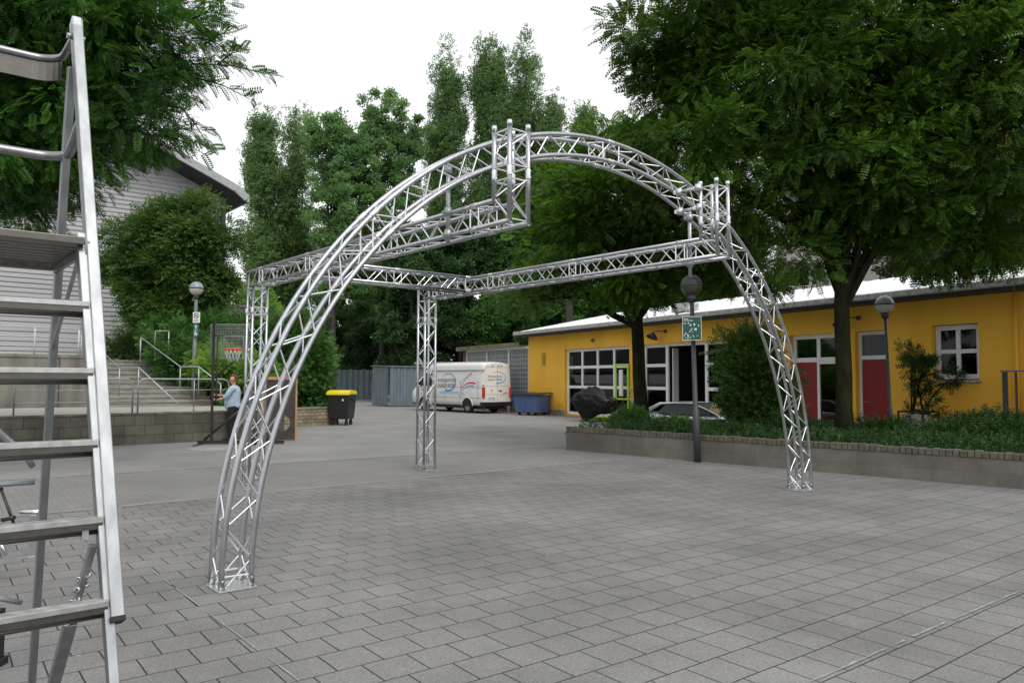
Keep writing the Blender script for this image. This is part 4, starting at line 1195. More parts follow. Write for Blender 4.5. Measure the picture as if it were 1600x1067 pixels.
# ------------------------------------------------------------------ small silver car behind the bed
cc = Pw(.6, 5.6) ; cc = Vector((5.95, 24.2, 0))
CAR = empty('small_car', cc, PANG, 'small silver two seat car with a black roof half hidden behind the raised bed', 'car')
prof = [(-1.7, .34), (-1.72, .62), (-1.6, .8), (-1.25, .98), (-.95, 1.08), (-.3, 1.18), (.2, 1.17), (.55, 1.08), (1.15, .8), (1.7, .66), (1.8, .5), (1.78, .3)]
def loft(prof, ws, zb):
    q = MB(); vs = []; n = len(prof)
    for (x, z), w_ in zip(prof, ws):
        vs += [(x, -w_, zb), (x, -w_ * 1.0, min(z, .66)), (x, -w_ * (.8 if z > .75 else .95), z), (x, w_ * (.8 if z > .75 else .95), z), (x, w_, min(z, .66)), (x, w_, zb)]
    fs = []
    for i in range(n - 1):
        for k in range(5): fs.append((i * 6 + k, i * 6 + k + 1, (i + 1) * 6 + k + 1, (i + 1) * 6 + k))
    q.add(vs, fs, True); q.add(vs[:6], [tuple(range(6))]); q.add(vs[-6:], [tuple(range(6))])
    return q
cb_ = loft([(-1.72, .5), (-1.70, .72), (-1.5, .84), (-1.2, .86), (-.6, .80), (.3, .79), (.9, .80), (1.4, .72), (1.78, .58), (1.82, .45)], [.7, .74, .77, .79, .8, .8, .79, .77, .7, .66], .22).build('body', M.car_silver, CAR)
q = MB(); q.prism([(-1.3, -.66, .85), (-.95, -.6, 1.09), (-.45, -.56, 1.19), (.12, -.56, 1.19), (.2, -.58, 1.15), (-.5, -.62, 1.1), (-.9, -.66, .98), (-1.2, -.7, .85)], (0, 1.2, 0)) if False else None
q.b2(-.98, .18, -.56, .56, 1.175, 1.205)
q.build('roof', M.black, CAR, bevel=.03)
q = MB(); q.add([(-1.42, -.66, .84), (-1.42, .66, .84), (-.97, .55, 1.17), (-.97, -.55, 1.17)], [(0, 1, 2, 3)]); q.add([(.98, -.7, .8), (.98, .7, .8), (.18, .55, 1.17), (.18, -.55, 1.17)], [(0, 1, 2, 3)])
q.build('windscreen', mat('bright_windscreen', (.10, .12, .13), .02, 0, .1, 3, spec=1.0), CAR, fix=False)
q = MB()
for s_ in (-1, 1): q.add([(-1.0, s_ * .71, .82), (.85, s_ * .73, .8), (.16, s_ * .57, 1.15), (-.75, s_ * .57, 1.15)], [(0, 1, 2, 3)])
q.build('side_glass', M.black, CAR, fix=False)
q = MB()
for s_ in (-1, 1):
    q.tube([(1.0, s_ * .72, .8), (.6, s_ * .66, 1.0), (.18, s_ * .57, 1.175)], .028, 6)
    q.tube([(.18, s_ * .57, 1.18), (-.4, s_ * .565, 1.195), (-.95, s_ * .57, 1.16), (-1.42, s_ * .68, .84)], [.03, .035, .06, .09], 6)
q.build('pillar', M.car_silver, CAR)
for x, y in ((-1.15, .68), (-1.15, -.68), (1.2, .68), (1.2, -.68)): wheel(CAR, x, y, .28, .17)

CAR.scale = (1.08, 1, .86)

# ------------------------------------------------------------------ wheeled bins and the blue skip
def wheelie(loc, rz, lid, label, name='wheeled_bin'):
    rt = empty(name, loc, rz, label, 'bin', 'large wheeled bins beside the stone wall')
    S_b = .66
    q = MB()
    b = [(-.56, -.42, .24), (.56, -.42, .24), (.56, .42, .24), (-.56, .42, .24)]; t = [(-.66, -.52, 1.14), (.66, -.52, 1.14), (.66, .52, 1.14), (-.66, .52, 1.14)]
    q.add(b + t, [(0, 1, 2, 3), (0, 1, 5, 4), (1, 2, 6, 5), (2, 3, 7, 6), (3, 0, 4, 7), (4, 5, 6, 7)]); q.b2(-.69, .69, -.55, .55, 1.142, 1.19)
    bd = q.build('body', M.black, rt, bevel=.035)
    q = MB()
    for s_ in (-1, 1): q.tube([(s_ * .74, -.2, 1.0), (s_ * .74, .2, 1.0)], .03, 8); q.b2(s_ * .64, s_ * .76, -.03, .03, .97, 1.03)
    q.build('grip', M.black, rt)
    q = MB(); n = 8; vs = []
    for i in range(n + 1):
        a = math.pi * i / n; vs += [(-.68, -.54 * math.cos(a), 1.2 + .16 * math.sin(a) ** .7), (.68, -.54 * math.cos(a), 1.2 + .16 * math.sin(a) ** .7)]
    q.add(vs, [(2 * i, 2 * i + 1, 2 * i + 3, 2 * i + 2) for i in range(n)], True); q.add(vs[0::2], [tuple(range(n + 1))]); q.add(vs[1::2], [tuple(range(n + 1))])
    q.b2(-.70, .70, -.57, -.55, 1.17, 1.25)
    q.build('lid', lid, rt, bevel=.01)
    for x in (-.42, .42):
        for y in (-.3, .3):
            q = MB(); q.lathe([(.03, -.03), (.10, -.03), (.10, .03), (.03, .03)], (x, y, .10), 14, M=Matrix.Rotation(R(90), 4, 'X')); q.b2(x - .05, x + .05, y - .045, y - .035, .1, .24); q.b2(x - .05, x + .05, y + .035, y + .045, .1, .24); q.build('castor', M.rubber, rt)
    q = MB(); q.tube([(.28, -.50, .98), (.28, -.515, .98)], .045, 12); q.build('sticker', M.sign_white, rt)
    rt.scale = (.66, .8, .98)
    return rt
b1 = gnd(529, 665)
wheelie((b1.x, b1.y + .5, 0), R(-8), M.bin_lid, 'black wheeled bin with a yellow lid')
b2_ = at(517, 640, b1.y + 2.0)
wheelie((b2_.x - .12, b1.y + 1.9, 0), R(-4), M.bin_green, 'black wheeled bin with a green lid standing behind the yellow lidded one')
sk = gnd(832, 649)
SK = empty('waste_skip', (sk.x - .02, sk.y + .4, 0), FANG + R(22), 'open blue metal skip on small wheels between the van and the yellow building', 'skip')
q = MB(); b = [(-.66, -.5, .16), (.66, -.5, .16), (.66, .5, .16), (-.66, .5, .16)]; t = [(-.74, -.58, 1.0), (.74, -.58, 1.0), (.74, .58, 1.0), (-.74, .58, 1.0)]
q.add(b + t, [(0, 1, 2, 3), (0, 1, 5, 4), (1, 2, 6, 5), (2, 3, 7, 6), (3, 0, 4, 7)])
q.build('body', M.blue, SK)
q = MB()
for a in (-.35, 0, .35): q.b2(a - .02, a + .02, -.575, -.53, .3, .98)
q.build('rib', M.blue, SK)
q = MB(); q.add([(-.82, -.66, 1.0), (.82, -.66, 1.0), (.82, .66, 1.09), (-.82, .66, 1.09), (-.82, -.66, 1.04), (.82, -.66, 1.04), (.82, .66, 1.13), (-.82, .66, 1.13)], [(0, 1, 2, 3), (4, 5, 6, 7), (0, 1, 5, 4), (1, 2, 6, 5), (2, 3, 7, 6), (3, 0, 4, 7)]); q.build('lid', M.black, SK)
for x in (-.5, .5):
    for y in (-.36, .36):
        q = MB(); q.lathe([(.02, -.03), (.08, -.03), (.08, .03), (.02, .03)], (x, y, .08), 12, M=Matrix.Rotation(R(90), 4, 'X')); q.build('castor', M.rubber, SK)

# ------------------------------------------------------------------ lime hoist with bundle, bench, potted plant, balustrade
lm = at(972, 653, 32.6); lm.z = 0
LM = empty('lime_hoist', lm, R(-30), 'lime green metal mast on a low base standing before the workshop windows', 'hoist')
q = MB()
for x in (-.28, .28): q.b2(x - .035, x + .035, -.05, .05, .16, 2.35)
q.b2(-.34, .34, -.055, .055, 2.352, 2.45); q.b2(-.244, .244, -.04, .04, .9, .98)
q.build('mast', M.lime, LM, bevel=.01)
q = MB(); q.b2(-1.2, .7, -.45, .45, .04, .155); q.build('base', M.lime, LM, bevel=.01)
q = MB(); q.b2(-.12, .06, -.1, .04, 1.05, 2.2); q.build('cylinder_cover', M.white, LM, bevel=.05)
q = MB(); pts = [(.35, -.1, 1.15)] + [(.62 + .2 * math.cos(t), -.12, 1.15 + .3 * math.sin(t)) for t in [math.pi - i * .5 for i in range(9)]] + [(.45, -.1, .8)]
q.tube(pts, .025, 6); q.tube([(.3, -.1, 1.0), (.5, -.15, .9), (.6, -.1, .6)], .04, 6); q.build('hose', M.steel, LM)
bn = at(932, 628, 32.0)
rng_ = np.random.default_rng(3)
bm = bmesh.new(); bmesh.ops.create_icosphere(bm, subdivisions=5, radius=1)
for v in bm.verts:
    c = v.co.copy(); nz_ = mnoise.turbulence(c * 1.6 + Vector((3, 1, 7)), 4, True); n2_ = mnoise.ridged_multi_fractal(c * 1.3 + Vector((9, 2, 4)), 1.0, 2.1, 4, 1.0, 2.0)
    f_ = .80 + .20 * nz_ + .055 * n2_ + .0 * 1 + .06 * math.sin(4 * c.x + 2 * c.z) + .035 * abs(math.sin(7 * c.x + 5 * c.z + 2 * c.y)) + .02 * abs(math.sin(19 * c.z + 8 * c.x)) + .015 * math.sin(31 * c.x - 12 * c.z)
    v.co = Vector((c.x * 1.02, c.y * .5, c.z * .60 * (1 - .22 * c.x))) * f_
    if v.co.z < 0: v.co.z *= .85 + .5 * max(0, 1 - abs(c.x + .3) * 1.5)
me = bpy.data.meshes.new('bundle'); bm.to_mesh(me); bm.free(); me.materials.append(M.tarp)
for p_ in me.polygons: p_.use_smooth = True
bo = bpy.data.objects.new('bundle', me); COL.objects.link(bo); bo.location = bn; bo.rotation_euler = (0, R(8), R(-20)); 
tag(bo, 'large bundle wrapped in creased black sheeting beside the lime green mast', 'bundle')
q = MB(); q.b2(-.65, .5, -.3, .3, .158, .5); q.build('bundle_rest', M.black_metal, LM) if False else None
BE = empty('plank_seat', Pw(0, .25), PANG + R(90), 'short bright green plank seat sticking out at the left end of the planter wall', 'seat')
q = MB(); q.b2(-.1, .42, .0, .19, .36, .43); q.build('seat', M.green_paint, BE)
q = MB(); q.b2(.28, .34, .05, .14, 0, .358); q.build('leg', M.green_paint, BE)
PT = Vector((Fw(22.0, -.95).x, Fw(22.0, -.95).y, 0))
PB = empty('plant_box', PT, FANG, 'pale square plant tub in a black metal stand beside the yellow wall', 'plant tub')
q = MB(); q.b2(-.28, .28, -.28, .28, .35, .86); q.build('tub', M.pot, PB, bevel=.015)
q = MB()
for x in (-.34, .34):
    for y in (-.34, .34): q.b2(x - .02, x + .02, y - .02, y + .02, 0, .95)
for y in (-.34, .34): q.b2(-.319, .319, y - .02, y + .02, .91, .95)
for x in (-.34, .34): q.b2(x - .02, x + .02, -.319, .319, .912, .948)
q.build('stand', M.black_metal, PB)
BA = empty('balustrade', Fw(24.5, -1.6), FANG, 'grey slatted steel balustrade beside the entrance at the right edge', 'railing')
q = MB()
for k in range(14): q.b2(k * .32, k * .22 + (.06 if k % 3 else .11), -.02, .02, 1.0, 1.96)
q.build('slat', M.pole, BA)
q = MB(); q.b2(-.04, 4.6, -.03, .03, 1.962, 2.0); q.b2(-.04, 4.6, -.03, .03, .95, .998); q.build('rail', M.pole_light, BA)
q = MB(); q.b2(-.1, 4.6, -.2, 1.5, 0, .948); q.build('landing', M.concrete, BA)

# ------------------------------------------------------------------ street lamps and signs
def lamp(base, top, rg, label, rp=(.075, .055), polem=None, shaded=False):
    rt = empty('globe_lamp', base, 0, label, 'street lamp', 'globe lamps on slim poles')
    b, t = Vector(base), Vector(top); d = (t - b).normalized()
    q = MB(); hh = (t - b).length - rg
    q.tube([b, b + d * 1.1, b + d * 1.12, b + d * hh], [rp[0], rp[0], rp[1], rp[1] * .8], 14); q.build('pole', polem or M.pole, rt, base)
    q = MB(); q.tube([b + d * (hh - .12), b + d * (hh + .02)], [.07, .10], 14); q.build('collar', M.pole, rt, base)
    q = MB(); q.lathe([(rg * math.cos(a), rg * math.sin(a)) for a in [R(-2) + R(92) * i / 10 for i in range(11)]], t, 26); q.build('upper_shell', M.pole if shaded else M.lamp_top, rt, base)  # on the lamp under the tree the shell is coloured darker as shade
    gm = mat('shaded_globe', (.07, .063, .05), .12, 0, .2, 6, spec=.5) if shaded else (bpy.data.materials.get('lamp_globe') or mat('lamp_globe', (.48, .47, .43), .15, 0, .1, 6, spec=.6))  # darker globe copy: tree shade put into the colour
    q = MB(); q.lathe([(rg * .985 * math.cos(a), rg * .985 * math.sin(a)) for a in [R(-90) + R(88) * i / 10 for i in range(11)]], t, 26); q.build('lower_globe', gm, rt, base)
    q = MB(); q.lathe([(rg * 1.0, -.02), (rg * 1.03, -.012), (rg * 1.03, .012), (rg * 1.0, .02)], t, 26); q.build('seam_ring', M.pole, rt, base)
    return rt
lb = gnd(1090, 722); lamp(lb, at(1080, 446, lb.y + .05), .232, 'globe lamp on a dark pole before the planter wall carrying a green sign', shaded=True)
l2 = Vector((9.0, 18.3, 0)); lamp(Vector((at(1393, 640, 18.3).x, 18.3, 0)), at(1382, 476, 18.3), .22, 'globe lamp on a slim dark pole in front of the red door', (.05, .04))
l3t = at(307, 451, 25.7); lamp(Vector((at(303, 575, 25.7).x, 25.7, 1.1)), l3t, .24, 'globe lamp on a grey pole with two small signs beside the concrete steps', (.075, .07), M.pole_light)
# green information sign on the near lamp
sg = at(1081, 513, lb.y - .13); ang = R(-4)
SG = empty('green_sign', sg, ang, 'green enamel information sign with white marks fixed to the dark lamp pole', 'sign')
q = MB(); q.b2(-.20, .20, -.01, .01, -.255, .255); sgp = q.build('plate', M.sign_green, SG, bevel=.004)
q = MB(); q.b2(-.20, .20, -.014, -.0105, .245, .255); q.b2(-.20, .20, -.014, -.0105, -.255, -.245); q.b2(-.20, -.19, -.014, -.0105, -.2449, .2449); q.b2(.19, .20, -.014, -.0105, -.2449, .2449)
rr = random.Random(11)
q.b2(-.17, -.08, -.014, -.0105, .19, .205); q.b2(-.17, -.12, -.014, -.0105, .16, .172); q.b2(-.11, .02, -.014, -.0105, .16, .172)
for k in range(26):
    x, z = rr.uniform(-.16, .15), rr.uniform(-.22, .11); a, b = rr.uniform(.008, .03), rr.uniform(.008, .03); q.box((x, -.0125 - k * .00012, z), (a, .003, b), Matrix.Rotation(rr.uniform(0, 3), 4, 'Y'))
q.box((.075, -.017, -.02), (.05, .003, .045)); q.box((.05, -.018, .08), (.03, .003, .05)); q.box((-.03, -.018, .07), (.03, .003, .04))
q.build('white_marks', M.sign_white, SG)
q = MB(); q.b2(-.1, .1, .012, .06, .12, .15); q.b2(-.1, .1, .012, .06, -.15, -.12); q.build('bracket', M.steel, SG)
for (px_, py_, w_, h_, lab, green) in ((307, 496, .26, .36, 'small white prohibition sign with a dark ring on the grey lamp pole', 0), (306.5, 516, .22, .42, 'small green and white rescue sign under the white one on the grey lamp pole', 1)):
    s_ = at(px_, py_, 25.58)
    rt = empty('small_sign', s_, R(-12), lab, 'sign')
    q = MB(); q.b2(-w_ / 2, w_ / 2, -.01, .01, -h_ / 2, h_ / 2); q.build('plate', M.sign_green if green else M.sign_white, rt)
    q = MB()
    if green:
        q.b2(-.08, .08, -.016, -.0105, -.015, .0); q.box((0, -.014, .11), (.03, .004, .14)); q.prism([(-.06, -.012, .12), (.06, -.012, .12), (0, -.012, .19)], (0, -.004, 0))
        q.box((-.02, -.014, -.08), (.05, .004, .07)); q.box((.03, -.014, -.14), (.04, .004, .09), Matrix.Rotation(.5, 4, 'Y')); q.box((-.04, -.014, -.15), (.03, .004, .07), Matrix.Rotation(-.5, 4, 'Y'))
        q.build('white_marks', M.sign_white, rt)
    else:
        ring_ = [(.085 * math.cos(t), -.014, .06 + .085 * math.sin(t)) for t in [2 * math.pi * i / 24 for i in range(25)]]
        q.tube(ring_, .011, 6); q.tube([(-.055, -.014, .115), (.055, -.014, .005)], .009, 6); q.box((0, -.013, .06), (.08, .004, .03)); q.b2(-.09, .09, -.014, -.0105, -.10, -.085); q.b2(-.09, .05, -.014, -.0105, -.14, -.125)
        q.build('dark_marks', M.sign_dark, rt)

# ------------------------------------------------------------------ basketball hoop stand, goal board
hb = gnd(330, 694)
HP = empty('basketball_stand', hb, R(4), 'black portable basketball stand with a steel mesh board and an orange rim', 'basketball hoop')
q = MB(); q.b2(-.028, .028, -.028, .028, .1, 3.25); q.build('pole', M.black_metal, HP)
q = MB(); q.tube([(.0, 0, 1.0), (.10, 0, 1.2), (.11, .0, 2.9)], .02, 6); q.tube([(.05, 0, 1.75), (.75, .0, 2.4)], .025, 6); q.tube([(.0, 0, 2.9), (.1, .0, 2.9)], .02, 6)
q.build('support', M.black_metal, HP)
q = MB(); q.b2(-.35, 1.9, -.05, .05, .02, .1); q.b2(-.3, -.22, -.6, .6, .0, .02); q.tube([(-.18, 0, .12), (.78, 0, .95)], .03, 6); q.tube([(1.1, 0, .12), (.6, 0, .8)], .03, 6); q.b2(1.05, 1.5, -.3, .3, .1, .14); q.build('base', M.black_metal, HP)
q = MB(); x0, x1, z0, z1 = -.08, .98, 2.28, 3.20; yb = .02
for p_, r_ in (([(x0, yb, z0), (x1, yb, z0), (x1, yb, z1), (x0, yb, z1), (x0, yb, z0)], .014), ([(.28, yb, 2.55), (.78, yb, 2.55), (.78, yb, 2.88), (.28, yb, 2.88), (.28, yb, 2.55)], .012)): q.tube(p_, r_, 6)
k = x0 + .035
while k < x1: q.tube([(k, yb, z0), (k, yb, z1)], .0035, 4, cap=False); k += .042
k = z0 + .035
while k < z1: q.tube([(x0, yb, k), (x1, yb, k)], .0035, 4, cap=False); k += .042
q.build('mesh_board', M.net, HP)
rim_c = Vector((.60, -.30, 2.52))
q = MB(); q.tube([rim_c + Vector((.225 * math.cos(t), .225 * math.sin(t), 0)) for t in [2 * math.pi * i / 28 for i in range(29)]], .018, 6); q.b2(.5, .7, -.08, .02, 2.46, 2.56); q.build('rim', M.orange, HP)
q = MB()
for i in range(12):
    t = 2 * math.pi * i / 12; t2 = t + .26
    q.tube([rim_c + Vector((.22 * math.cos(t), .22 * math.sin(t), -.01)), rim_c + Vector((.17 * math.cos(t2), .17 * math.sin(t2), -.16)), rim_c + Vector((.12 * math.cos(t), .12 * math.sin(t), -.33))], .009, 5)
    q.tube([rim_c + Vector((.22 * math.cos(t), .22 * math.sin(t), -.01)), rim_c + Vector((.17 * math.cos(t - .26), .17 * math.sin(t - .26), -.16))], .007, 4)
q.build('chain_net', M.mesh_white, HP)

gb0 = gnd(434, 689)
GB = empty('target_board', gb0, R(30), 'tall dark board in a pale wooden frame with a round hole near its foot', 'board')
q = MB()
hc = (.12, .50); hr = .22
n = 24; ring_ = [(hc[0] + hr * math.cos(2 * math.pi * i / n), hc[1] + hr * math.sin(2 * math.pi * i / n)) for i in range(n)]
sq = []
for i in range(n):
    a = 2 * math.pi * i / n; c_, s_ = math.cos(a), math.sin(a); m = max(abs(c_), abs(s_)); sq.append((hc[0] + .34 * c_ / m, hc[1] + .34 * s_ / m))
for y in (-.02, .02):
    vs = [(a, y, b) for a, b in ring_] + [(a, y, b) for a, b in sq]
    q.add(vs, [(i, (i + 1) % n, n + (i + 1) % n, n + i) for i in range(n)])
    q.add([(-.42, y, .03), (-.22, y, .03), (-.22, y, 1.72), (-.42, y, 1.72)], [(0, 1, 2, 3)]); q.add([(-.22, y, .84), (.46, y, .84), (.46, y, 1.72), (-.22, y, 1.72)], [(0, 1, 2, 3)]); q.add([(-.22, y, .03), (.46, y, .03), (.46, y, .16), (-.22, y, .16)], [(0, 1, 2, 3)])
q.build('panel', M.board, GB, fix=False)
q = MB(); q.b2(-.47, -.421, -.05, .05, 0, 1.80); q.b2(.461, .51, -.05, .05, 0, 1.80); q.b2(-.42, .46, -.05, .05, 1.721, 1.80); q.build('frame', M.wood, GB)
q = MB(); q.tube([(0, .04, 0), (0, .7, .0), (.0, .04, 1.4)], .025, 6); q.build('stay', M.wood, GB)

# ------------------------------------------------------------------ the man
def skin_mesh(name, nodes, edges, m, parent, org, root=0, sub=2):
    me = bpy.data.meshes.new(name)
    keys = list(nodes); ix = {k: i for i, k in enumerate(keys)}
    me.from_pydata([tuple(nodes[k][0]) for k in keys], [(ix[a], ix[b]) for a, b in edges], [])
    o = bpy.data.objects.new('tmp', me); COL.objects.link(o)
    sm = o.modifiers.new('s', 'SKIN'); sm.use_smooth_shade = True
    me.skin_vertices.new() if not me.skin_vertices else None
    for k in keys:
        r = nodes[k][1]; r = r if isinstance(r, tuple) else (r, r)
        me.skin_vertices[0].data[ix[k]].radius = r
    me.skin_vertices[0].data[ix[keys[root]]].use_root = True
    ss = o.modifiers.new('ss', 'SUBSURF'); ss.levels = sub; ss.render_levels = sub
    dg = bpy.context.evaluated_depsgraph_get(); dg.update()
    m2 = bpy.data.meshes.new_from_object(o.evaluated_get(dg)); bpy.data.objects.remove(o)
    m2.name = name; m2.materials.clear(); m2.materials.append(m)
    for p_ in m2.polygons: p_.use_smooth = True
    ob = bpy.data.objects.new(name, m2); COL.objects.link(ob); ob.parent = parent
    return ob
mp_ = gnd(364, 688)
MAN = empty('person', mp_, R(180), 'man in a light blue shirt and black trousers holding the black basketball stand', 'person')
# local: x = the way he faces, y = his left, z up
nd = {
 'pelvis': ((0, 0, .95), (.10, .12)), 'waist': ((.02, 0, 1.12), (.09, .11)), 'chest': ((.0, 0, 1.33), (.10, .14)), 'sh': ((-.02, 0, 1.49), (.075, .11)), 'neck': ((.0, 0, 1.56), .052), 'neck2': ((.02, 0, 1.61), .05),
 'head1': ((.035, 0, 1.68), (.083, .07)), 'head2': ((.03, 0, 1.76), (.095, .078)), 'head3': ((.02, 0, 1.82), (.06, .055)),
 'kneeL': ((.03, .11, .50), .062), 'hipL': ((.0, .10, .86), .095), 'ankL': ((-.02, .12, .10), .042), 'footL': ((.09, .12, .05), (.028, .025)),
 'kneeR': ((.10, -.10, .51), .062), 'hipR': ((.0, -.10, .86), .095), 'ankR': ((.06, -.12, .10), .042), 'footR': ((.17, -.12, .05), (.028, .025)),
 'shL': ((-.01, .19, 1.46), .06), 'elL': ((.12, .25, 1.20), .042), 'wrL': ((.38, .16, 1.14), .028), 'paL': ((.45, .12, 1.15), (.034, .018)),
 'shR': ((-.01, -.19, 1.46), .06), 'elR': ((.16, -.24, 1.26), .042), 'wrR': ((.42, -.10, 1.27), .028), 'paR': ((.49, -.05, 1.28), (.034, .018)),
 'nose': ((.125, 0, 1.715), .014), 'chin': ((.09, 0, 1.645), .032), 'earL': ((.02, .083, 1.715), (.018, .01)), 'earR': ((.02, -.083, 1.715), (.018, .01)),
}
ed = [('pelvis', 'waist'), ('waist', 'chest'), ('chest', 'sh'), ('sh', 'neck'), ('neck', 'neck2'), ('neck2', 'head1'), ('head1', 'head2'), ('head2', 'head3'),
      ('pelvis', 'hipL'), ('hipL', 'kneeL'), ('kneeL', 'ankL'), ('ankL', 'footL'), ('pelvis', 'hipR'), ('hipR', 'kneeR'), ('kneeR', 'ankR'), ('ankR', 'footR'),
      ('sh', 'shL'), ('shL', 'elL'), ('elL', 'wrL'), ('wrL', 'paL'), ('sh', 'shR'), ('shR', 'elR'), ('elR', 'wrR'), ('wrR', 'paR'), ('head1', 'chin'), ('head1', 'nose'), ('head2', 'earL') , ('head2', 'earR')]
for s_, w_, sg_ in (('L', Vector((.45, .12, 1.15)), -1), ('R', Vector((.49, -.05, 1.28)), 1)):
    for i, (dz, ln) in enumerate(((.030, .036), (.011, .041), (-.009, .038), (-.027, .03))):
        a, b, c = f'f{s_}{i}a', f'f{s_}{i}b', f'f{s_}{i}c'
        p0 = w_ + Vector((.03, sg_ * .006, dz)); p1 = p0 + Vector((ln, sg_ * .010, 0)); p2 = p1 + Vector((ln * .35, sg_ * .03, -.002))
        nd[a] = (p0, .0095); nd[b] = (p1, .0085); nd[c] = (p2, .0075); ed += [('pa' + s_, a), (a, b), (b, c)]
    t0 = w_ + Vector((.0, sg_ * .018, .030)); t1 = w_ + Vector((.03, sg_ * .04, .045))
    nd['t' + s_ + '0'] = (t0, .011); nd['t' + s_ + '1'] = (t1, .009); ed += [('pa' + s_, 't' + s_ + '0'), ('t' + s_ + '0', 't' + s_ + '1')]
skin_mesh('body', nd, ed, M.skin, MAN, mp_)
sh_ = {'hem': ((.0, 0, .86), (.17, .20)), 'belt': ((.02, 0, .97), (.19, .21)), 'waist': ((.05, 0, 1.10), (.20, .205)), 'chest': ((.005, 0, 1.32), (.15, .19)), 'sh': ((-.015, 0, 1.485), (.085, .13)), 'col': ((.0, 0, 1.55), .062),
       'shL': ((-.01, .195, 1.455), .077), 'elL': ((.10, .245, 1.235), .066), 'cuL': ((.155, .24, 1.19), .062), 'shR': ((-.01, -.195, 1.455), .077), 'elR': ((.13, -.235, 1.285), .066), 'cuR': ((.20, -.215, 1.26), .060)}
skin_mesh('shirt', sh_, [('hem', 'belt'), ('belt', 'waist'), ('waist', 'chest'), ('chest', 'sh'), ('sh', 'col'), ('sh', 'shL'), ('shL', 'elL'), ('elL', 'cuL'), ('sh', 'shR'), ('shR', 'elR'), ('elR', 'cuR')], M.shirt, MAN, mp_)
tr_ = {'top': ((-.005, 0, 1.06), (.15, .175)), 'pelvis': ((0, 0, .93), (.145, .17)), 'hipL': ((.0, .10, .84), .108), 'kneeL': ((.03, .11, .50), .082), 'ankL': ((-.015, .12, .09), .07), 'hipR': ((.0, -.10, .84), .108), 'kneeR': ((.10, -.10, .51), .082), 'ankR': ((.065, -.12, .09), .07)}
skin_mesh('trousers', tr_, [('top', 'pelvis'), ('pelvis', 'hipL'), ('hipL', 'kneeL'), ('kneeL', 'ankL'), ('pelvis', 'hipR'), ('hipR', 'kneeR'), ('kneeR', 'ankR')], M.trousers, MAN, mp_)
for s_, bx, y in (('L', -.02, .12), ('R', .06, -.12)):
    skin_mesh('shoe', {'a': ((bx - .07, y, .06), (.06, .055)), 'b': ((bx + .08, y + .003, .055), (.06, .055)), 'c': ((bx + .24, y + .006, .042), (.045, .042))}, [('a', 'b'), ('b', 'c')], M.shoe, MAN, mp_)
skin_mesh('hair', {'a': ((-.055, 0, 1.70), (.035, .06)), 'b': ((-.03, 0, 1.80), (.062, .072)), 'c': ((.035, 0, 1.845), (.045, .06)), 'd': ((.085, 0, 1.825), (.015, .04))}, [('a', 'b'), ('b', 'c'), ('c', 'd')], M.hair, MAN, mp_)
q = MB()
for s_ in (-1, 1): q.lathe([(0, .009), (.006, .006), (.009, 0), (.006, -.006), (0, -.009)], (.112, s_ * .030, 1.745), 8)
q.build('eyes', M.trousers, MAN)
MAN.scale = (1.15, 1.18, 1)
q = MB(); q.tube([(.118, -.022, 1.672), (.126, 0, 1.672), (.118, .022, 1.672)], .006, 6); q.build('mouth', M.tail, MAN)

# ------------------------------------------------------------------ platform ladder in the left foreground
LB = Vector((-1.0369, 2.2173, 0)); LK = .4505
lu, lv = UV_U, UV_V
def Lf(z, du=0, dv=0): return LB + lv * (LK * z + dv) + lu * du + UP * z          # on the climbing face
def Lr(z, du=0, dv=0): return LB + lv * (1.54 + .27 * (3.01 - z) + dv) + lu * du + UP * z   # on the rear legs
WD = .62
LAD = empty('platform_ladder', LB, 0, 'aluminium platform step ladder standing close to the camera at the left edge', 'ladder')
fdir = (Lf(1) - Lf(0)).normalized(); fn_ = lu.cross(fdir).normalized()
for du in (0, -WD):
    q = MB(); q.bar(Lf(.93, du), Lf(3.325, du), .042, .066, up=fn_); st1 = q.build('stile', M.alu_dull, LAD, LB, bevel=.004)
    q = MB(); q.bar(Lf(3.305, du), Lf(3.362, du), .046, .07, up=fn_); q.build('end_cap', M.steel, st1, LB, bevel=.01)
    q = MB(); q.bar(Lf(.925, du), Lf(.94, du), .045, .069, up=fn_); q.build('lower_cap', M.rubber, st1, LB)
    s_ = -1 if du == 0 else 1
    q = MB(); q.bar(Lf(0.02, du + s_ * .012, .012), Lf(2.3, du + s_ * .034, .012), .03, .05, up=fn_); q.build('inner_stile', M.alu_dull, LAD, LB, bevel=.003)
    q = MB(); q.bar(Lf(0.0, du + s_ * .012, .012), Lf(.08, du + s_ * .012, .012), .05, .075, up=fn_); q.build('foot_cap', M.rubber, LAD, LB, bevel=.006)
    q = MB(); q.bar(Lr(.03, du - s_ * .03), Lr(3.14, du + s_ * .012), .032, .052, up=lv); q.build('rear_leg', M.alu_dull, LAD, LB, bevel=.003)
    q = MB(); q.bar(Lr(0, du - s_ * .03), Lr(.09, du - s_ * .03), .045, .07, up=lv); q.build('foot_cap', M.rubber, LAD, LB, bevel=.006)
zs = [2.268 - i * .2553 for i in range(1, 9)]
for i, z in enumerate(zs):
    q = MB(); p0, p1 = Lf(z, -.024, .0), Lf(z, -WD + .024, .0)
    q.bar(p0, p1, .062, .016, up=UP)
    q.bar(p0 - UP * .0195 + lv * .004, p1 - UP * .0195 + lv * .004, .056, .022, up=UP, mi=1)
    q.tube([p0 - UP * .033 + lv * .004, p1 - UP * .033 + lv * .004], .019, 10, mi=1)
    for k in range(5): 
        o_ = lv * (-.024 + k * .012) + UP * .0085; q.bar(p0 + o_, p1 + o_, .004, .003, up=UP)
    q.build('rung', [M.alu_tread, M.alu_rung], LAD, LB)  # bright top, underside coloured dark as if in shade
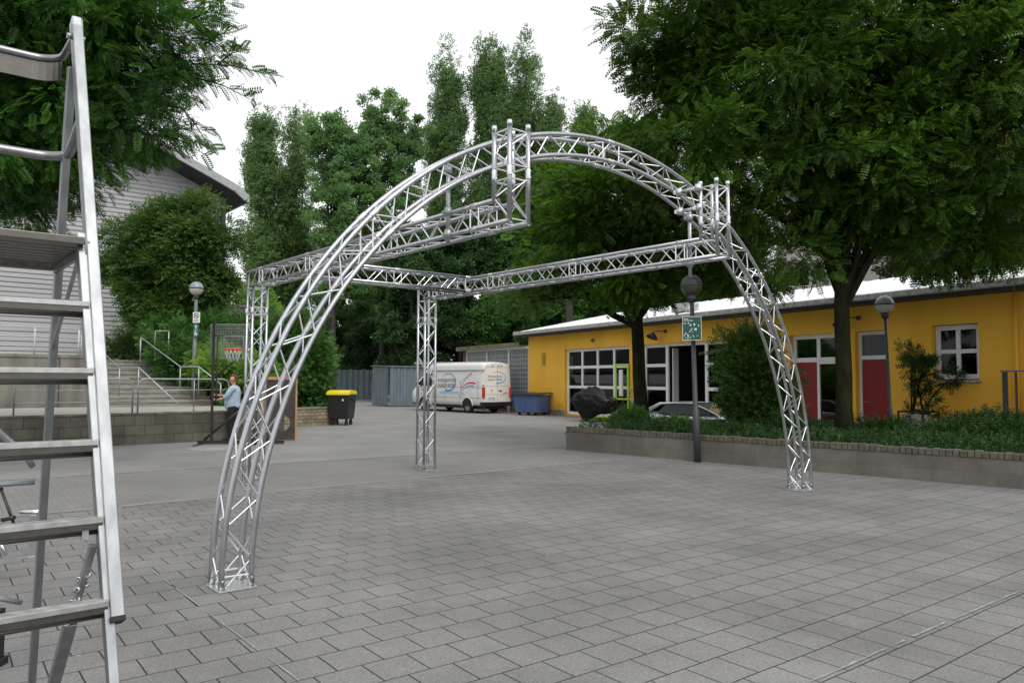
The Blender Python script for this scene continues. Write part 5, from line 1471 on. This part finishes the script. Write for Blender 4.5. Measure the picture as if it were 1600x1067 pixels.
# platform of ribbed planks
zp = 2.268; d0, d1 = -.03, .70
q = MB()
q.bar(Lf(zp, -.03, d0), Lf(zp, -WD + .03, d0), .05, .03, up=UP)
for k in range(8):
    v = d0 + .06 + k * .082; q.bar(Lf(zp, -.03, v), Lf(zp, -WD + .03, v), .050, .026, up=UP)
q.bar(Lf(zp - .01, -.03, d1), Lf(zp - .01, -WD + .03, d1), .05, .05, up=UP)
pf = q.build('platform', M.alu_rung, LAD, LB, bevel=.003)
q = MB()
for du in (-.018, -WD + .018): q.bar(Lf(zp - .022, du, d0), Lf(zp - .022, du, d1 + .02), .016, .05, up=UP)
q.build('side_rail', M.alu_dull, pf, LB)
q = MB(); q.bar(Lf(zp - .07, -.04, .05), Lr(1.86, .0), .006, .016, up=lu); q.bar(Lf(zp - .07, -WD + .04, .05), Lr(1.86, -WD), .006, .016, up=lu); q.box(Lr(1.84, .0), (.03, .03, .02), rotz(PHI)); q.build('stay', M.steel, LAD, LB)
q = MB(); q.bar(Lf(zp + .01, -.03, .03), Lf(zp + .07, -.03, .3), .018, .02, up=lu); q.build('toe_strut', M.alu_dull, LAD, LB)
# guard loops reaching back over the platform
def loop(z, back, r, zdrop=0):
    pts = [Lf(z, -.0, 0), Lf(z, -.0, .02)]
    n = 6
    for i in range(n + 1):
        t = math.pi / 2 * i / n; pts.append(Lf(z, -.12 * (1 - math.cos(t)) - .0, 0) + lv * (back - .12 + .12 * math.sin(t)) - UP * zdrop)
    for i in range(n + 1):
        t = math.pi / 2 * i / n; pts.append(Lf(z, -WD + .12 * (1 - math.sin(t)), 0) + lv * (back - .12 + .12 * math.cos(t)) - UP * zdrop)
    pts += [Lf(z, -WD, .02), Lf(z, -WD, 0)]
    return pts
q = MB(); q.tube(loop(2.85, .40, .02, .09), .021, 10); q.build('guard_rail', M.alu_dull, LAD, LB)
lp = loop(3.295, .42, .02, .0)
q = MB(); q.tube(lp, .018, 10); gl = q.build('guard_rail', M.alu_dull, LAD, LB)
q = MB()
for a, b in zip(lp[3:-3], lp[4:-3]): q.add([a, b, b - UP * .11, a - UP * .11, a + lv * .006, b + lv * .006, b - UP * .11 + lv * .006, a - UP * .11 + lv * .006], [(0, 1, 2, 3), (4, 5, 6, 7), (3, 2, 6, 7)])
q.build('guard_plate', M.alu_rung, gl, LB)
q = MB(); q.tube([Lf(3.27, .02, .0), Lf(3.27, .032, .0)], .012, 8); q.tube([Lf(3.27, -.02, 0), Lf(3.27, -.04, 0)], .014, 8); q.build('hinge_bolt', M.steel, LAD, LB)
# telescopic lock, folding brace, rear cross tubes
q = MB(); q.bar(Lf(1.22, -.02, .03), Lf(1.22, -.02, .10), .03, .03, up=lu); q.box(Lf(1.22, -.075, .02), (.02, .05, .07), rotz(PHI)); q.tube([Lf(1.22, -.12, .02), Lf(1.22, .03, .02)], .009, 8); q.box(Lf(1.25, .03, .02), (.012, .05, .075), rotz(PHI)); q.build('lock', M.steel, LAD, LB)
pA = Lf(1.16, -.045, .05); pB = Lf(.90, -.10, .20); pC = at(75, 1100, 3.05)
q = MB(); q.bar(pA, pB, .022, .03, up=lv); q.bar(pB, pC, .03, .04, up=lu); br = q.build('folding_brace', M.alu_dull, LAD, LB, bevel=.003)
q = MB()
for k in range(16):
    t = k / 15; c = pA.lerp(pB, .35 + t * .65) + Vector((.016 * math.sin(k * 1.9), 0.016 * math.cos(k * 1.9), 0)); q.lathe([(.004, -.004), (.011, -.004), (.011, .004), (.004, .004), (.004, -.004)], c, 8, M=Matrix.Rotation(k * .9, 4, 'X'))
q.build('chain', M.steel, br, LB)
q = MB(); q.tube([pB + UP * .02 + lu * .02, pB + UP * .02 + lu * .10], .022, 10); q.tube([pB + UP * .02 + lu * .1, pB + UP * .02 + lu * .13], .012, 8); q.build('hinge_bolt', M.steel, br, LB)
q = MB(); q.tube([Lr(1.22, -.03), Lr(1.22, -WD + .03)], .014, 8); q.build('cross_tube', M.steel, LAD, LB)
q = MB(); q.tube([Lr(1.30, -.045, -.01), Lr(1.36, -.08, -.02), Lr(1.62, -.33, -.02), Lr(1.72, -.36, -.02), Lr(1.95, -.36, -.02)], .015, 8); q.build('bent_brace', M.steel, LAD, LB)
q = MB(); q.tube([Lr(.60, -.045), Lr(.70, -.28)], .013, 8); q.build('cross_tube', M.steel, LAD, LB)

# small things behind the ladder
js = gnd(50, 872)
JS = empty('spigot_stand', js, R(20), 'short silver spigot stand lying ready on the paving behind the ladder', 'stand')
q = MB(); q.b2(-.03, .03, -.03, .03, .02, .42); q.build('post', M.alu_bright, JS, bevel=.005)
q = MB(); q.b2(-.11, .09, -.03, .03, .421, .435); q.tube([(-.12, 0, .45), (.11, 0, .45)], .016, 8); q.build('head_plate', M.alu_bright, JS)
q = MB(); q.b2(-.13, .08, -.05, .05, .002, .018); q.build('foot', M.alu_bright, JS)
cw = gnd(-22, 900)
CW = empty('winch_stand', cw, R(15), 'dark folding stand with a crank handle half outside the left edge', 'stand')
q = MB(); q.tube([at(2, 765, 6.4) - cw, at(28, 835, 6.4) - cw], .012, 8); q.tube([at(2, 820, 6.4) - cw, at(-20, 900, 6.5) - cw], .02, 8); q.tube([at(-25, 560, 6.5) - cw, at(-30, 880, 6.5) - cw], .03, 8); q.tube([at(2, 765, 6.4) - cw, at(-28, 740, 6.5) - cw], .02, 8)
q.build('mast', M.black_metal, CW)
q = MB(); q.tube([at(3, 812, 6.35) - cw, at(23, 808, 6.35) - cw], .017, 8); q.build('handle', M.black, CW)
q = MB(); q.tube([at(-1, 842, 6.3) - cw, at(9, 868, 6.3) - cw], .016, 8); q.build('brace', M.alu_bright, CW)
CW.rotation_euler = (0, 0, 0)
fb_ = gnd(-4, 1040)
q = MB(); q.b2(-.07, .035, -.05, .05, .0, .05); q.b2(-.04, .02, -.03, .03, .05, .34)
t = q.build('stand_leg', M.black_metal, None, (0, 0, 0), bevel=.006); t.location = (fb_.x, fb_.y, 0); tag(t, 'black stand leg with a rubber foot cut off by the left edge under the ladder', 'stand leg')

# ------------------------------------------------------------------ trees and shrubs
def blob(px, py, d, rx, ry=None, rz=None):
    p = at(px, py, d); return (p.x, p.y, p.z, rx, ry or rx, rz or rx)
LOC = 'spreading locust trees in front of the yellow building'
# near locust at the top left, trunk outside the picture
tb = Vector((-11.8, 13.5, 0))
tree('locust_tree', 'dark spreading locust tree whose feathery branches fill the top left corner', 'tree', tb, 8.5, .24,
     [blob(-40, 60, 13, 2.6, 2.6, 1.7), blob(120, 40, 13.0, 2.1, 2.2, 1.5), blob(240, 40, 13.0, 1.05, 1.2, .9), blob(130, 170, 12.6, 1.5, 1.6, .8), blob(245, 150, 12.4, .85, .9, .6), blob(240, 205, 12.3, .75, .8, .28),
      blob(20, 230, 12.8, 1.6, 1.8, 1.0), blob(-100, 220, 13.0, 2.4, 2.4, 1.4), blob(40, 330, 13, .8, .9, .35), blob(100, -120, 13.5, 2.6, 2.6, 1.6)],
     'frond', .26, 800, 36, .5, M.leaf_near, M.bark, 11, LOC, flat=.5, shell=2.2, nl=26, r1=.1, droop=-.12)
# its long twigs reaching out over the sky
rng = np.random.default_rng(21)
P_ = []; D_ = []; q = MB()
tw0 = at(300, 90, 12.6)
for (x0, y0, x1, y1, n) in ((300, 100, 425, 118, 26), (300, 120, 400, 160, 20), (280, 165, 330, 235, 12), (300, 30, 350, 20, 10), (320, 70, 365, 50, 10), (340, 100, 385, 78, 9), (250, 210, 325, 245, 12), (190, 250, 195, 292, 6), (300, 60, 352, 75, 10)):
    a, b = at(x0, y0, 12.5), at(x1, y1, 12.1)
    mid = a.lerp(b, .5) + UP * .06
    q.tube([a, mid, b], [.014, .009, .004], 5, cap=False)
    for i in range(n):
        t = (i + .5) / n; c = a.lerp(b, t) + UP * .06 * math.sin(math.pi * t)
        d = (b - a).normalized(); sgn = 1 if i % 2 else -1
        P_.append(tuple(c)); D_.append((d.x * .9 + rng.normal(0, .15), d.y + rng.normal(0, .5), d.z * .5 + sgn * rng.uniform(.15, .7)))
lt = [o for o in bpy.data.objects if o.name == 'locust_tree'][0]
q.build('twig', M.bark, lt, tb, fix=False)
leaves('twig_leaf', 'frond', np.array(P_), np.array(D_), .27 * rng.uniform(.7, 1.2, len(P_)), M.leaf_near, lt, tb, rng, .5)

# the two locusts in the bed and a third at the right
t1b = at(1003, 650, 21.2); t1b.z = .4
tree('locust_tree', 'slimmer locust tree growing from the left end of the raised bed', 'tree', t1b, 6.3, .20,
     [blob(990, 330, 21, 2.6, 2.2, 1.5), blob(900, 370, 21, 1.7, 1.6, 1.1), blob(1080, 390, 20.5, 1.9, 1.6, 1.0), blob(880, 290, 21.5, 1.3, 1.4, .9), blob(980, 440, 20.6, 1.5, 1.4, .55), blob(860, 440, 20.8, .8, 1.1, .45),
      blob(1160, 430, 20.2, 1.3, 1.3, .7), blob(960, 240, 22, 1.6, 1.5, .8), blob(820, 470, 21, .6, .9, .3)],
     'frond_lo', .31, 430, 36, .6, M.leaf_rob, M.bark, 12, LOC, flat=.45, shell=2.2, nl=22, r1=.13, lean=(-.25, 0))
t2b = at(1320, 668, 16.0); t2b.z = .4
tree('locust_tree', 'tall broad locust tree with a forked trunk in the middle of the raised bed', 'tree', t2b, 6.2, .175,
     [blob(1240, 120, 15.5, 2.7, 2.2, 1.6), blob(1080, 60, 15.5, 1.5, 1.6, 1.0), blob(1060, 130, 15.5, 1.0, 1.3, .8), blob(1010, 60, 15.6, .8, 1.0, .45), blob(1400, 60, 15.5, 2.4, 2.4, 1.6), blob(1110, 230, 15.3, 1.4, 1.4, .9), blob(1200, -60, 15.5, 2.6, 2.4, 1.6),
      blob(1290, 260, 15.6, 2.0, 2.0, .9), blob(1180, 330, 15.8, 1.1, 1.3, .6), blob(1400, 330, 16, 2.2, 2.0, .8), blob(1240, 400, 16, .8, 1.2, .42), blob(1470, 395, 16, 1.4, 1.6, .42), blob(1380, 200, 15.6, 1.8, 1.8, .9), blob(1010, 105, 15.6, .6, .9, .3), blob(1030, 210, 15.6, .7, .9, .4)],
     'frond_lo', .28, 980, 36, .52, M.leaf_rob, M.bark, 13, LOC, flat=.42, shell=1.9, nl=34, r1=.13)
t3b = Vector((14.2, 16.0, .4))
tree('locust_tree', 'locust tree beyond the right edge whose dark branches hang over the roof', 'tree', t3b, 6.0, .2,
     [blob(1560, 100, 15, 2.4, 2.2, 1.7), blob(1480, 180, 14.8, 1.6, 1.7, .9), blob(1560, 270, 15, 2.0, 2.0, 1.0), blob(1600, 380, 15.5, 1.3, 1.6, .5), blob(1700, 150, 15, 2.5, 2.4, 2.2), blob(1600, -80, 15, 2.6, 2.4, 1.4), blob(1540, 400, 15.6, .7, .9, .28)],
     'frond_lo', .28, 480, 36, .54, M.leaf_rob, M.bark, 14, LOC, flat=.42, shell=1.9, nl=24, r1=.12)

# poplars and round trees beyond the yard
PG = 'tall poplars beyond the yard'
def poplar(px, top, bot, wpx, d, seed, lab, kind='tuft', m=None, lean=0):
    b = at(px, 594, d); b.z = 0; zt = at(px, top, d).z; zb = at(px, bot, d).z; r = wpx / 2 * d / F_PX
    bl = []; n = 9
    for i in range(n):
        t = i / (n - 1); rr_ = 1.22 * r * ((1 - t) ** .42 + .12) * (.55 + .45 * min(1, t * 4 + .3)); bl.append((b.x + lean * (t - .5), b.y, zb + (zt - zb) * (t * .95 + .01), rr_, rr_, (zt - zb) / n * .8))
    # lateral spires
    rg_ = random.Random(seed)
    for i in range(4):
        t = rg_.uniform(.2, .8); bl.append((b.x + rg_.choice((-1, 1)) * r * .75 * (1 - t * .5), b.y, zb + (zt - zb) * t, r * .45, r * .45, (zt - zb) * .15))
    return tree('poplar_tree', lab, 'poplar', b, zt - (zt - zb) * .2, .35, bl, 'tuft', .34, int(170 * (zt - zb) * r / 28 + 60), 62, .95, m or M.leaf_pop, M.bark_far, seed, PG, flat=1.5, shell=2.0, droop=.9, nl=14, outward=.35)
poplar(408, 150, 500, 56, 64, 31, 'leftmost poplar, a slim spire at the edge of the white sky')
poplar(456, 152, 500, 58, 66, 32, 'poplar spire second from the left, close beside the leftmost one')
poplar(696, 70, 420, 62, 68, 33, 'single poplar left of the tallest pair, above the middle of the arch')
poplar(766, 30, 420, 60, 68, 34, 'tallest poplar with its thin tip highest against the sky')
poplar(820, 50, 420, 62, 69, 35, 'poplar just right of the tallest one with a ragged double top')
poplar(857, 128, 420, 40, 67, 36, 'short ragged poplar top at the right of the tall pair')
poplar(915, 155, 400, 34, 60, 37, 'small narrow treetop standing alone in the sky gap behind the arch')
RG_ = 'broad trees beyond the yard'
def broad(px, top, bot, wpx, d, seed, lab, m, kind='tuft', dens=1.0, size=.4, name='broadleaf_tree', grp=RG_):
    b = at(px, 594, d); b.z = 0; zt = at(px, top, d).z; zb = at(px, bot, d).z; r = wpx / 2 * d / F_PX; H = zt - zb
    rg_ = random.Random(seed); bl = [(b.x, b.y, zb + H * .55, r * .75, r * .75, H * .42)]
    for i in range(18):
        a = rg_.uniform(0, 6.28); t = rg_.uniform(.08, .9); q_ = r * rg_.uniform(.35, .85) * (1 - .6 * abs(t - .45)); k_ = rg_.uniform(.2, .4); bl.append((b.x + q_ * math.cos(a), b.y + q_ * math.sin(a), zb + H * t, r * k_, r * k_, H * k_ * .35))
    bl.append((b.x, b.y, zt - H * .13, r * .55, r * .55, H * .12)); bl.append((b.x - r * .35, b.y, zt - H * .25, r * .4, r * .4, H * .12)); bl.append((b.x + r * .4, b.y, zt - H * .22, r * .4, r * .4, H * .1))
    return tree(name, lab, 'tree', b, zb + H * .7, .3, bl, kind, size, int(95 * dens * max(1, r * H / 30)), 60, .95 * max(.8, r / 5), m, M.bark_far, seed, grp, flat=.7, shell=2.4, droop=.2, nl=14)
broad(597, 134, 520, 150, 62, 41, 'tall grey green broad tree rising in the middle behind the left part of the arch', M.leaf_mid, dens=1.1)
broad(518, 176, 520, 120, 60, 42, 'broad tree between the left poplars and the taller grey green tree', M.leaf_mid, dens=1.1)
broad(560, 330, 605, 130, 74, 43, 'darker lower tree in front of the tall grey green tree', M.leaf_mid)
broad(640, 350, 605, 130, 58, 44, 'dark tree behind the rear truss post', M.leaf_dark, dens=1.4)
broad(720, 330, 605, 130, 60, 45, 'dark tree behind the white van', M.leaf_dark, dens=1.4)
broad(800, 330, 605, 120, 62, 46, 'tree standing behind the glass block annex', M.leaf_hedge, dens=1.2)
broad(880, 330, 520, 130, 60, 47, 'tree behind the left end of the pale roof', M.leaf_hedge, dens=1.2)
broad(975, 350, 520, 130, 62, 48, 'tree seen above the roof left of the dark lamp', M.leaf_mid, dens=1.1)
broad(1060, 370, 510, 110, 60, 49, 'tree seen above the roof just right of the dark lamp', M.leaf_hedge)
broad(1150, 330, 500, 130, 50, 50, 'dark tree above the roof left of the pale apartment block', M.leaf_dark, dens=1.3)
broad(1460, 250, 480, 190, 46, 51, 'dark tree behind the roof at the right, before the apartment block', M.leaf_dark, dens=1.3)
broad(1600, 300, 470, 170, 44, 52, 'dark tree behind the roof at the right edge', M.leaf_dark, dens=1.2)
broad(1000, 190, 420, 150, 44, 53, 'light green tree top behind the right half of the arch', M.leaf_rob, dens=1.2, size=.42)
broad(890, 215, 420, 110, 46, 54, 'light green tree top framed by the crown of the arch', M.leaf_rob, dens=1.1, size=.42)
broad(395, 440, 640, 110, 48, 55, 'pale green tree low behind the left rear truss post', M.leaf_bright)
broad(455, 470, 605, 110, 74, 56, 'dark tree under the two left poplars', M.leaf_dark, dens=1.3)
broad(530, 470, 605, 110, 78, 57, 'dark tree behind the blue grey fence', M.leaf_dark, dens=1.4)
broad(585, 500, 610, 90, 70, 58, 'dark low tree behind the metal shed', M.leaf_dark, dens=1.3)
for i, (px, top, wpx, d, lab) in enumerate(((500, 500, 110, 74, 'dark undergrowth tree behind the left end of the sheet fence'), (575, 520, 110, 73, 'dark undergrowth tree right behind the metal shed'), (650, 470, 130, 66, 'dark undergrowth tree just left of the rear truss post, behind the carport'),
                                          (715, 460, 120, 64, 'dark undergrowth tree above the roof of the white van'), (780, 450, 120, 60, 'dark undergrowth tree directly above the annex roof'), (850, 440, 120, 58, 'dark undergrowth tree above the left corner of the yellow building'),
                                          (930, 430, 130, 56, 'green undergrowth tree above the pale roof left of the slimmer trunk'), (1030, 430, 130, 54, 'green undergrowth tree above the roof vent'), (1110, 420, 110, 52, 'green undergrowth tree above the roof right of the green sign'))):
    broad(px, top, 615, wpx, d, 140 + i, lab, M.leaf_hedge if i > 3 else M.leaf_dark, dens=1.5, name='undergrowth_tree', grp='low trees right behind the sheds and the roof')
# the bushy tree beside the hall
cb2 = at(262, 560, 29.5); cb2.z = 2.0
tree('field_maple', 'dense olive green bushy tree in front of the grey clad hall', 'tree', cb2, 8.0, .2,
     [blob(268, 435, 29.5, 1.7, 1.6, 2.0), blob(240, 372, 29.5, 1.2, 1.1, 1.0), blob(300, 375, 29.3, 1.2, 1.1, 1.2), blob(222, 430, 29.5, .9, 1.0, 1.3), blob(330, 430, 29.2, .75, .9, 1.6), blob(265, 505, 29, 1.4, 1.3, 1.0), blob(190, 372, 29.6, .6, .7, .4), blob(312, 335, 29.4, .7, .7, .6), blob(250, 335, 29.5, .6, .6, .45), blob(350, 370, 29.2, .4, .5, .5), blob(180, 420, 29.6, .4, .5, .4)],
     'spray', .34, 420, 60, .5, M.leaf_olive, M.bark, 61, flat=.8, shell=2.2, nl=20)
HG = 'hedge bushes right of the concrete steps'
def hb_(px, base_y, d, z0, blobs, m, seed, lab, n=90, size=.22, kind='spray', grp=HG, per=50, rc=.4, cat='bush', name='hedge_bush'):
    b = at(px, base_y, d); b.z = z0
    return bush(name, lab, cat, b, blobs, kind, size, n, per, rc, m, seed, grp)
hb_(285, 600, 27.5, 1.0, [blob(275, 545, 27.5, .9, .8, .9), blob(310, 565, 27.2, .9, .8, .8), blob(255, 520, 28, .6, .6, .5)], M.leaf_hedge, 71, 'rounded dark bush beside the stair handrail under the small signs', 110)
hb_(350, 600, 26.2, .8, [blob(345, 575, 26.2, .9, .8, .55), blob(385, 585, 26.4, .9, .8, .6), blob(330, 560, 26.6, .6, .6, .3)], M.leaf_bright, 72, 'light green bush behind the basketball stand', 90)
hb_(345, 560, 28.5, 1.2, [blob(330, 520, 28.6, .9, .8, .8), blob(370, 530, 28.4, 1.0, .8, .9), blob(400, 520, 28.4, .8, .8, 1.0)], M.leaf_hedge, 73, 'taller bush behind the mesh board of the basketball stand', 120)
hb_(440, 640, 28.8, .4, [blob(440, 570, 28.8, 1.3, 1.0, 1.5), blob(478, 565, 29.4, .9, .9, 1.4), blob(410, 600, 28, 1.0, .8, 1.2), blob(455, 520, 29, .9, .8, .7)], M.leaf_hedge, 74, 'high green hedge bush above the stone wall behind the dark board', 240)
hb_(492, 640, 30.4, .4, [blob(487, 590, 30.2, .7, .8, 1.2), blob(470, 620, 29.5, .9, .8, .6), blob(500, 560, 30.4, .45, .6, .7)], M.leaf_hedge, 75, 'green hedge bush at the end of the stone wall beside the wheeled bins', 120)
hb_(225, 575, 30, 2.3, [blob(215, 545, 30.5, 1.3, .9, .5), blob(250, 545, 30, .8, .8, .5)], M.leaf_olive, 76, 'low olive shrub at the head of the concrete steps', 70)
# shrubs round the workshop
SG_ = 'shrubs round the raised bed'
b = at(1170, 650, 18.6); b.z = .45
bush('bamboo_shrub', 'tall olive green shrub in the bed left of the right foot of the arch', 'shrub', b, [blob(1175, 590, 18.6, .66, .7, .8), blob(1165, 545, 18.6, .5, .5, .4), blob(1200, 618, 18.4, .6, .6, .6), blob(1140, 568, 18.6, .25, .3, .22), blob(1160, 635, 18.5, .6, .6, .3), blob(1190, 530, 18.6, .25, .3, .2)], 'spray', .22, 190, 50, .34, M.leaf_olive, 81, SG_, stems=16)
pt_ = PT + UP * .85
def pp(px, py, r): p = at(px, py, PT.y); return (p.x, PT.y, p.z, r, r, r * .8)
bush('potted_shrub', 'leggy dark leaved shrub rising from the pale square tub by the yellow wall', 'potted plant', pt_, [pp(1437, 563, .34), pp(1420, 552, .18), pp(1450, 575, .2), pp(1440, 600, .24), pp(1447, 625, .26), pp(1485, 590, .2), pp(1455, 645, .2), pp(1430, 648, .18)], 'spray', .2, 46, 22, .17, M.leaf_cover, 82, None, stems=9)
for i, (px, d, r, h, m_, lab) in enumerate(((1545, 17.0, .9, .3, M.leaf_cover, 'low dark shrub beside the balustrade at the right edge'), (1490, 15.6, .8, .16, M.leaf_cover, 'low dark shrub below the four pane window'), (1250, 17.0, .7, .2, M.leaf_cover, 'low shrub at the foot of the forked trunk'),
                                  (1575, 15.0, .8, .22, M.leaf_cover, 'low dark shrub nearest the right edge of the bed'), (985, 20.6, .4, .28, M.leaf_hedge, 'small sprouting shrub at the foot of the slimmer trunk'), (1065, 18.2, .6, .12, M.leaf_hedge, 'low green shrub in front of the small silver car'), (1375, 16.8, .7, .18, M.leaf_cover, 'low shrub in front of the red door'))):
    p = at(px, 650, d); p.z = .45
    bush('low_shrub', lab, 'shrub', p, [(p.x, p.y, .45 + h * .55, r, r * .8, h)], 'blade', .17, int(110 * r), 34, .24, m_, 90 + i, SG_, stems=6)

# ground cover over the bed, weeds on the stair bank: uncountable
rng = np.random.default_rng(5)
N = 26000
a = rng.uniform(.12, 13.6, N); k = rng.uniform(.12, 4.1, N)
keep = rng.random(N) < np.where(k < 2.2, 1, .6) * np.clip(.75 + .6 * np.sin(a * 2.3 + 1) * np.cos(k * 2.9 + a) + .3 * np.sin(a * 7.1), .12, 1)
a, k = a[keep], k[keep]
hgt = .46 + .26 * rng.random(len(a)) ** 1.3 * (.55 + .45 * np.sin(a * 1.7 + k) ** 2) * np.minimum(1, k / .5 + .15) + .10 * np.minimum(1, k / .6)
hgt = hgt - rng.random(len(a)) * .12
hgt = np.where(k > 2.4, np.minimum(hgt, .62), hgt)
Pp = np.array([P0.x + PD.x * a + PN.x * k, P0.y + PD.y * a + PN.y * k, hgt]).T
Dd = rng.normal(0, .6, (len(a), 3)) + np.array([0, 0, .8])
gc = leaves('ground_cover', 'blade', Pp, Dd, .15 * rng.uniform(.6, 1.2, len(a)), M.leaf_cover, None, (P0.x, P0.y, 0), rng, .8)
tag(gc, 'dense low green ground cover filling the raised bed', 'ground cover', None, 'stuff')
N = 7000
t = rng.random((N, 2)); base = np.array([Tw(A1 + .1, 5.2)[:2]]);
av = rng.uniform(0, 1, N); kv = rng.uniform(-1.6, 6.6, N); av = av * np.clip(1.0 + kv * .3, .6, 2.8)
Pp = np.array([(Tw(A1 + .1 + x, 5.4 + y).x, Tw(A1 + .1 + x, 5.4 + y).y, .75 + .25 * max(0, y) * (1 - x / 14) + .1 * rng.random()) for x, y in zip(av, kv)])
gc = leaves('bank_cover', 'blade', Pp, rng.normal(0, .6, (N, 3)) + np.array([0, 0, .8]), .26 * rng.uniform(.6, 1.2, N), M.leaf_hedge, None, (0, 0, 0), rng, .8)
tag(gc, 'green undergrowth covering the bank beside the steps', 'undergrowth', None, 'stuff')
N = 1600
av = rng.uniform(-7, 7, N); kv = rng.normal(6.75, .12, N)
Pp = np.array([tuple(Tw(x, y, UH - .02)) for x, y in zip(av, kv)])
gc = leaves('wall_grass', 'blade', Pp, rng.normal(0, .4, (N, 3)) + np.array([0, 0, 1]), .13, M.leaf_bright, None, (0, 0, 0), rng, .8)
tag(gc, 'thin grass growing along the top of the tall concrete wall', 'grass', None, 'stuff')
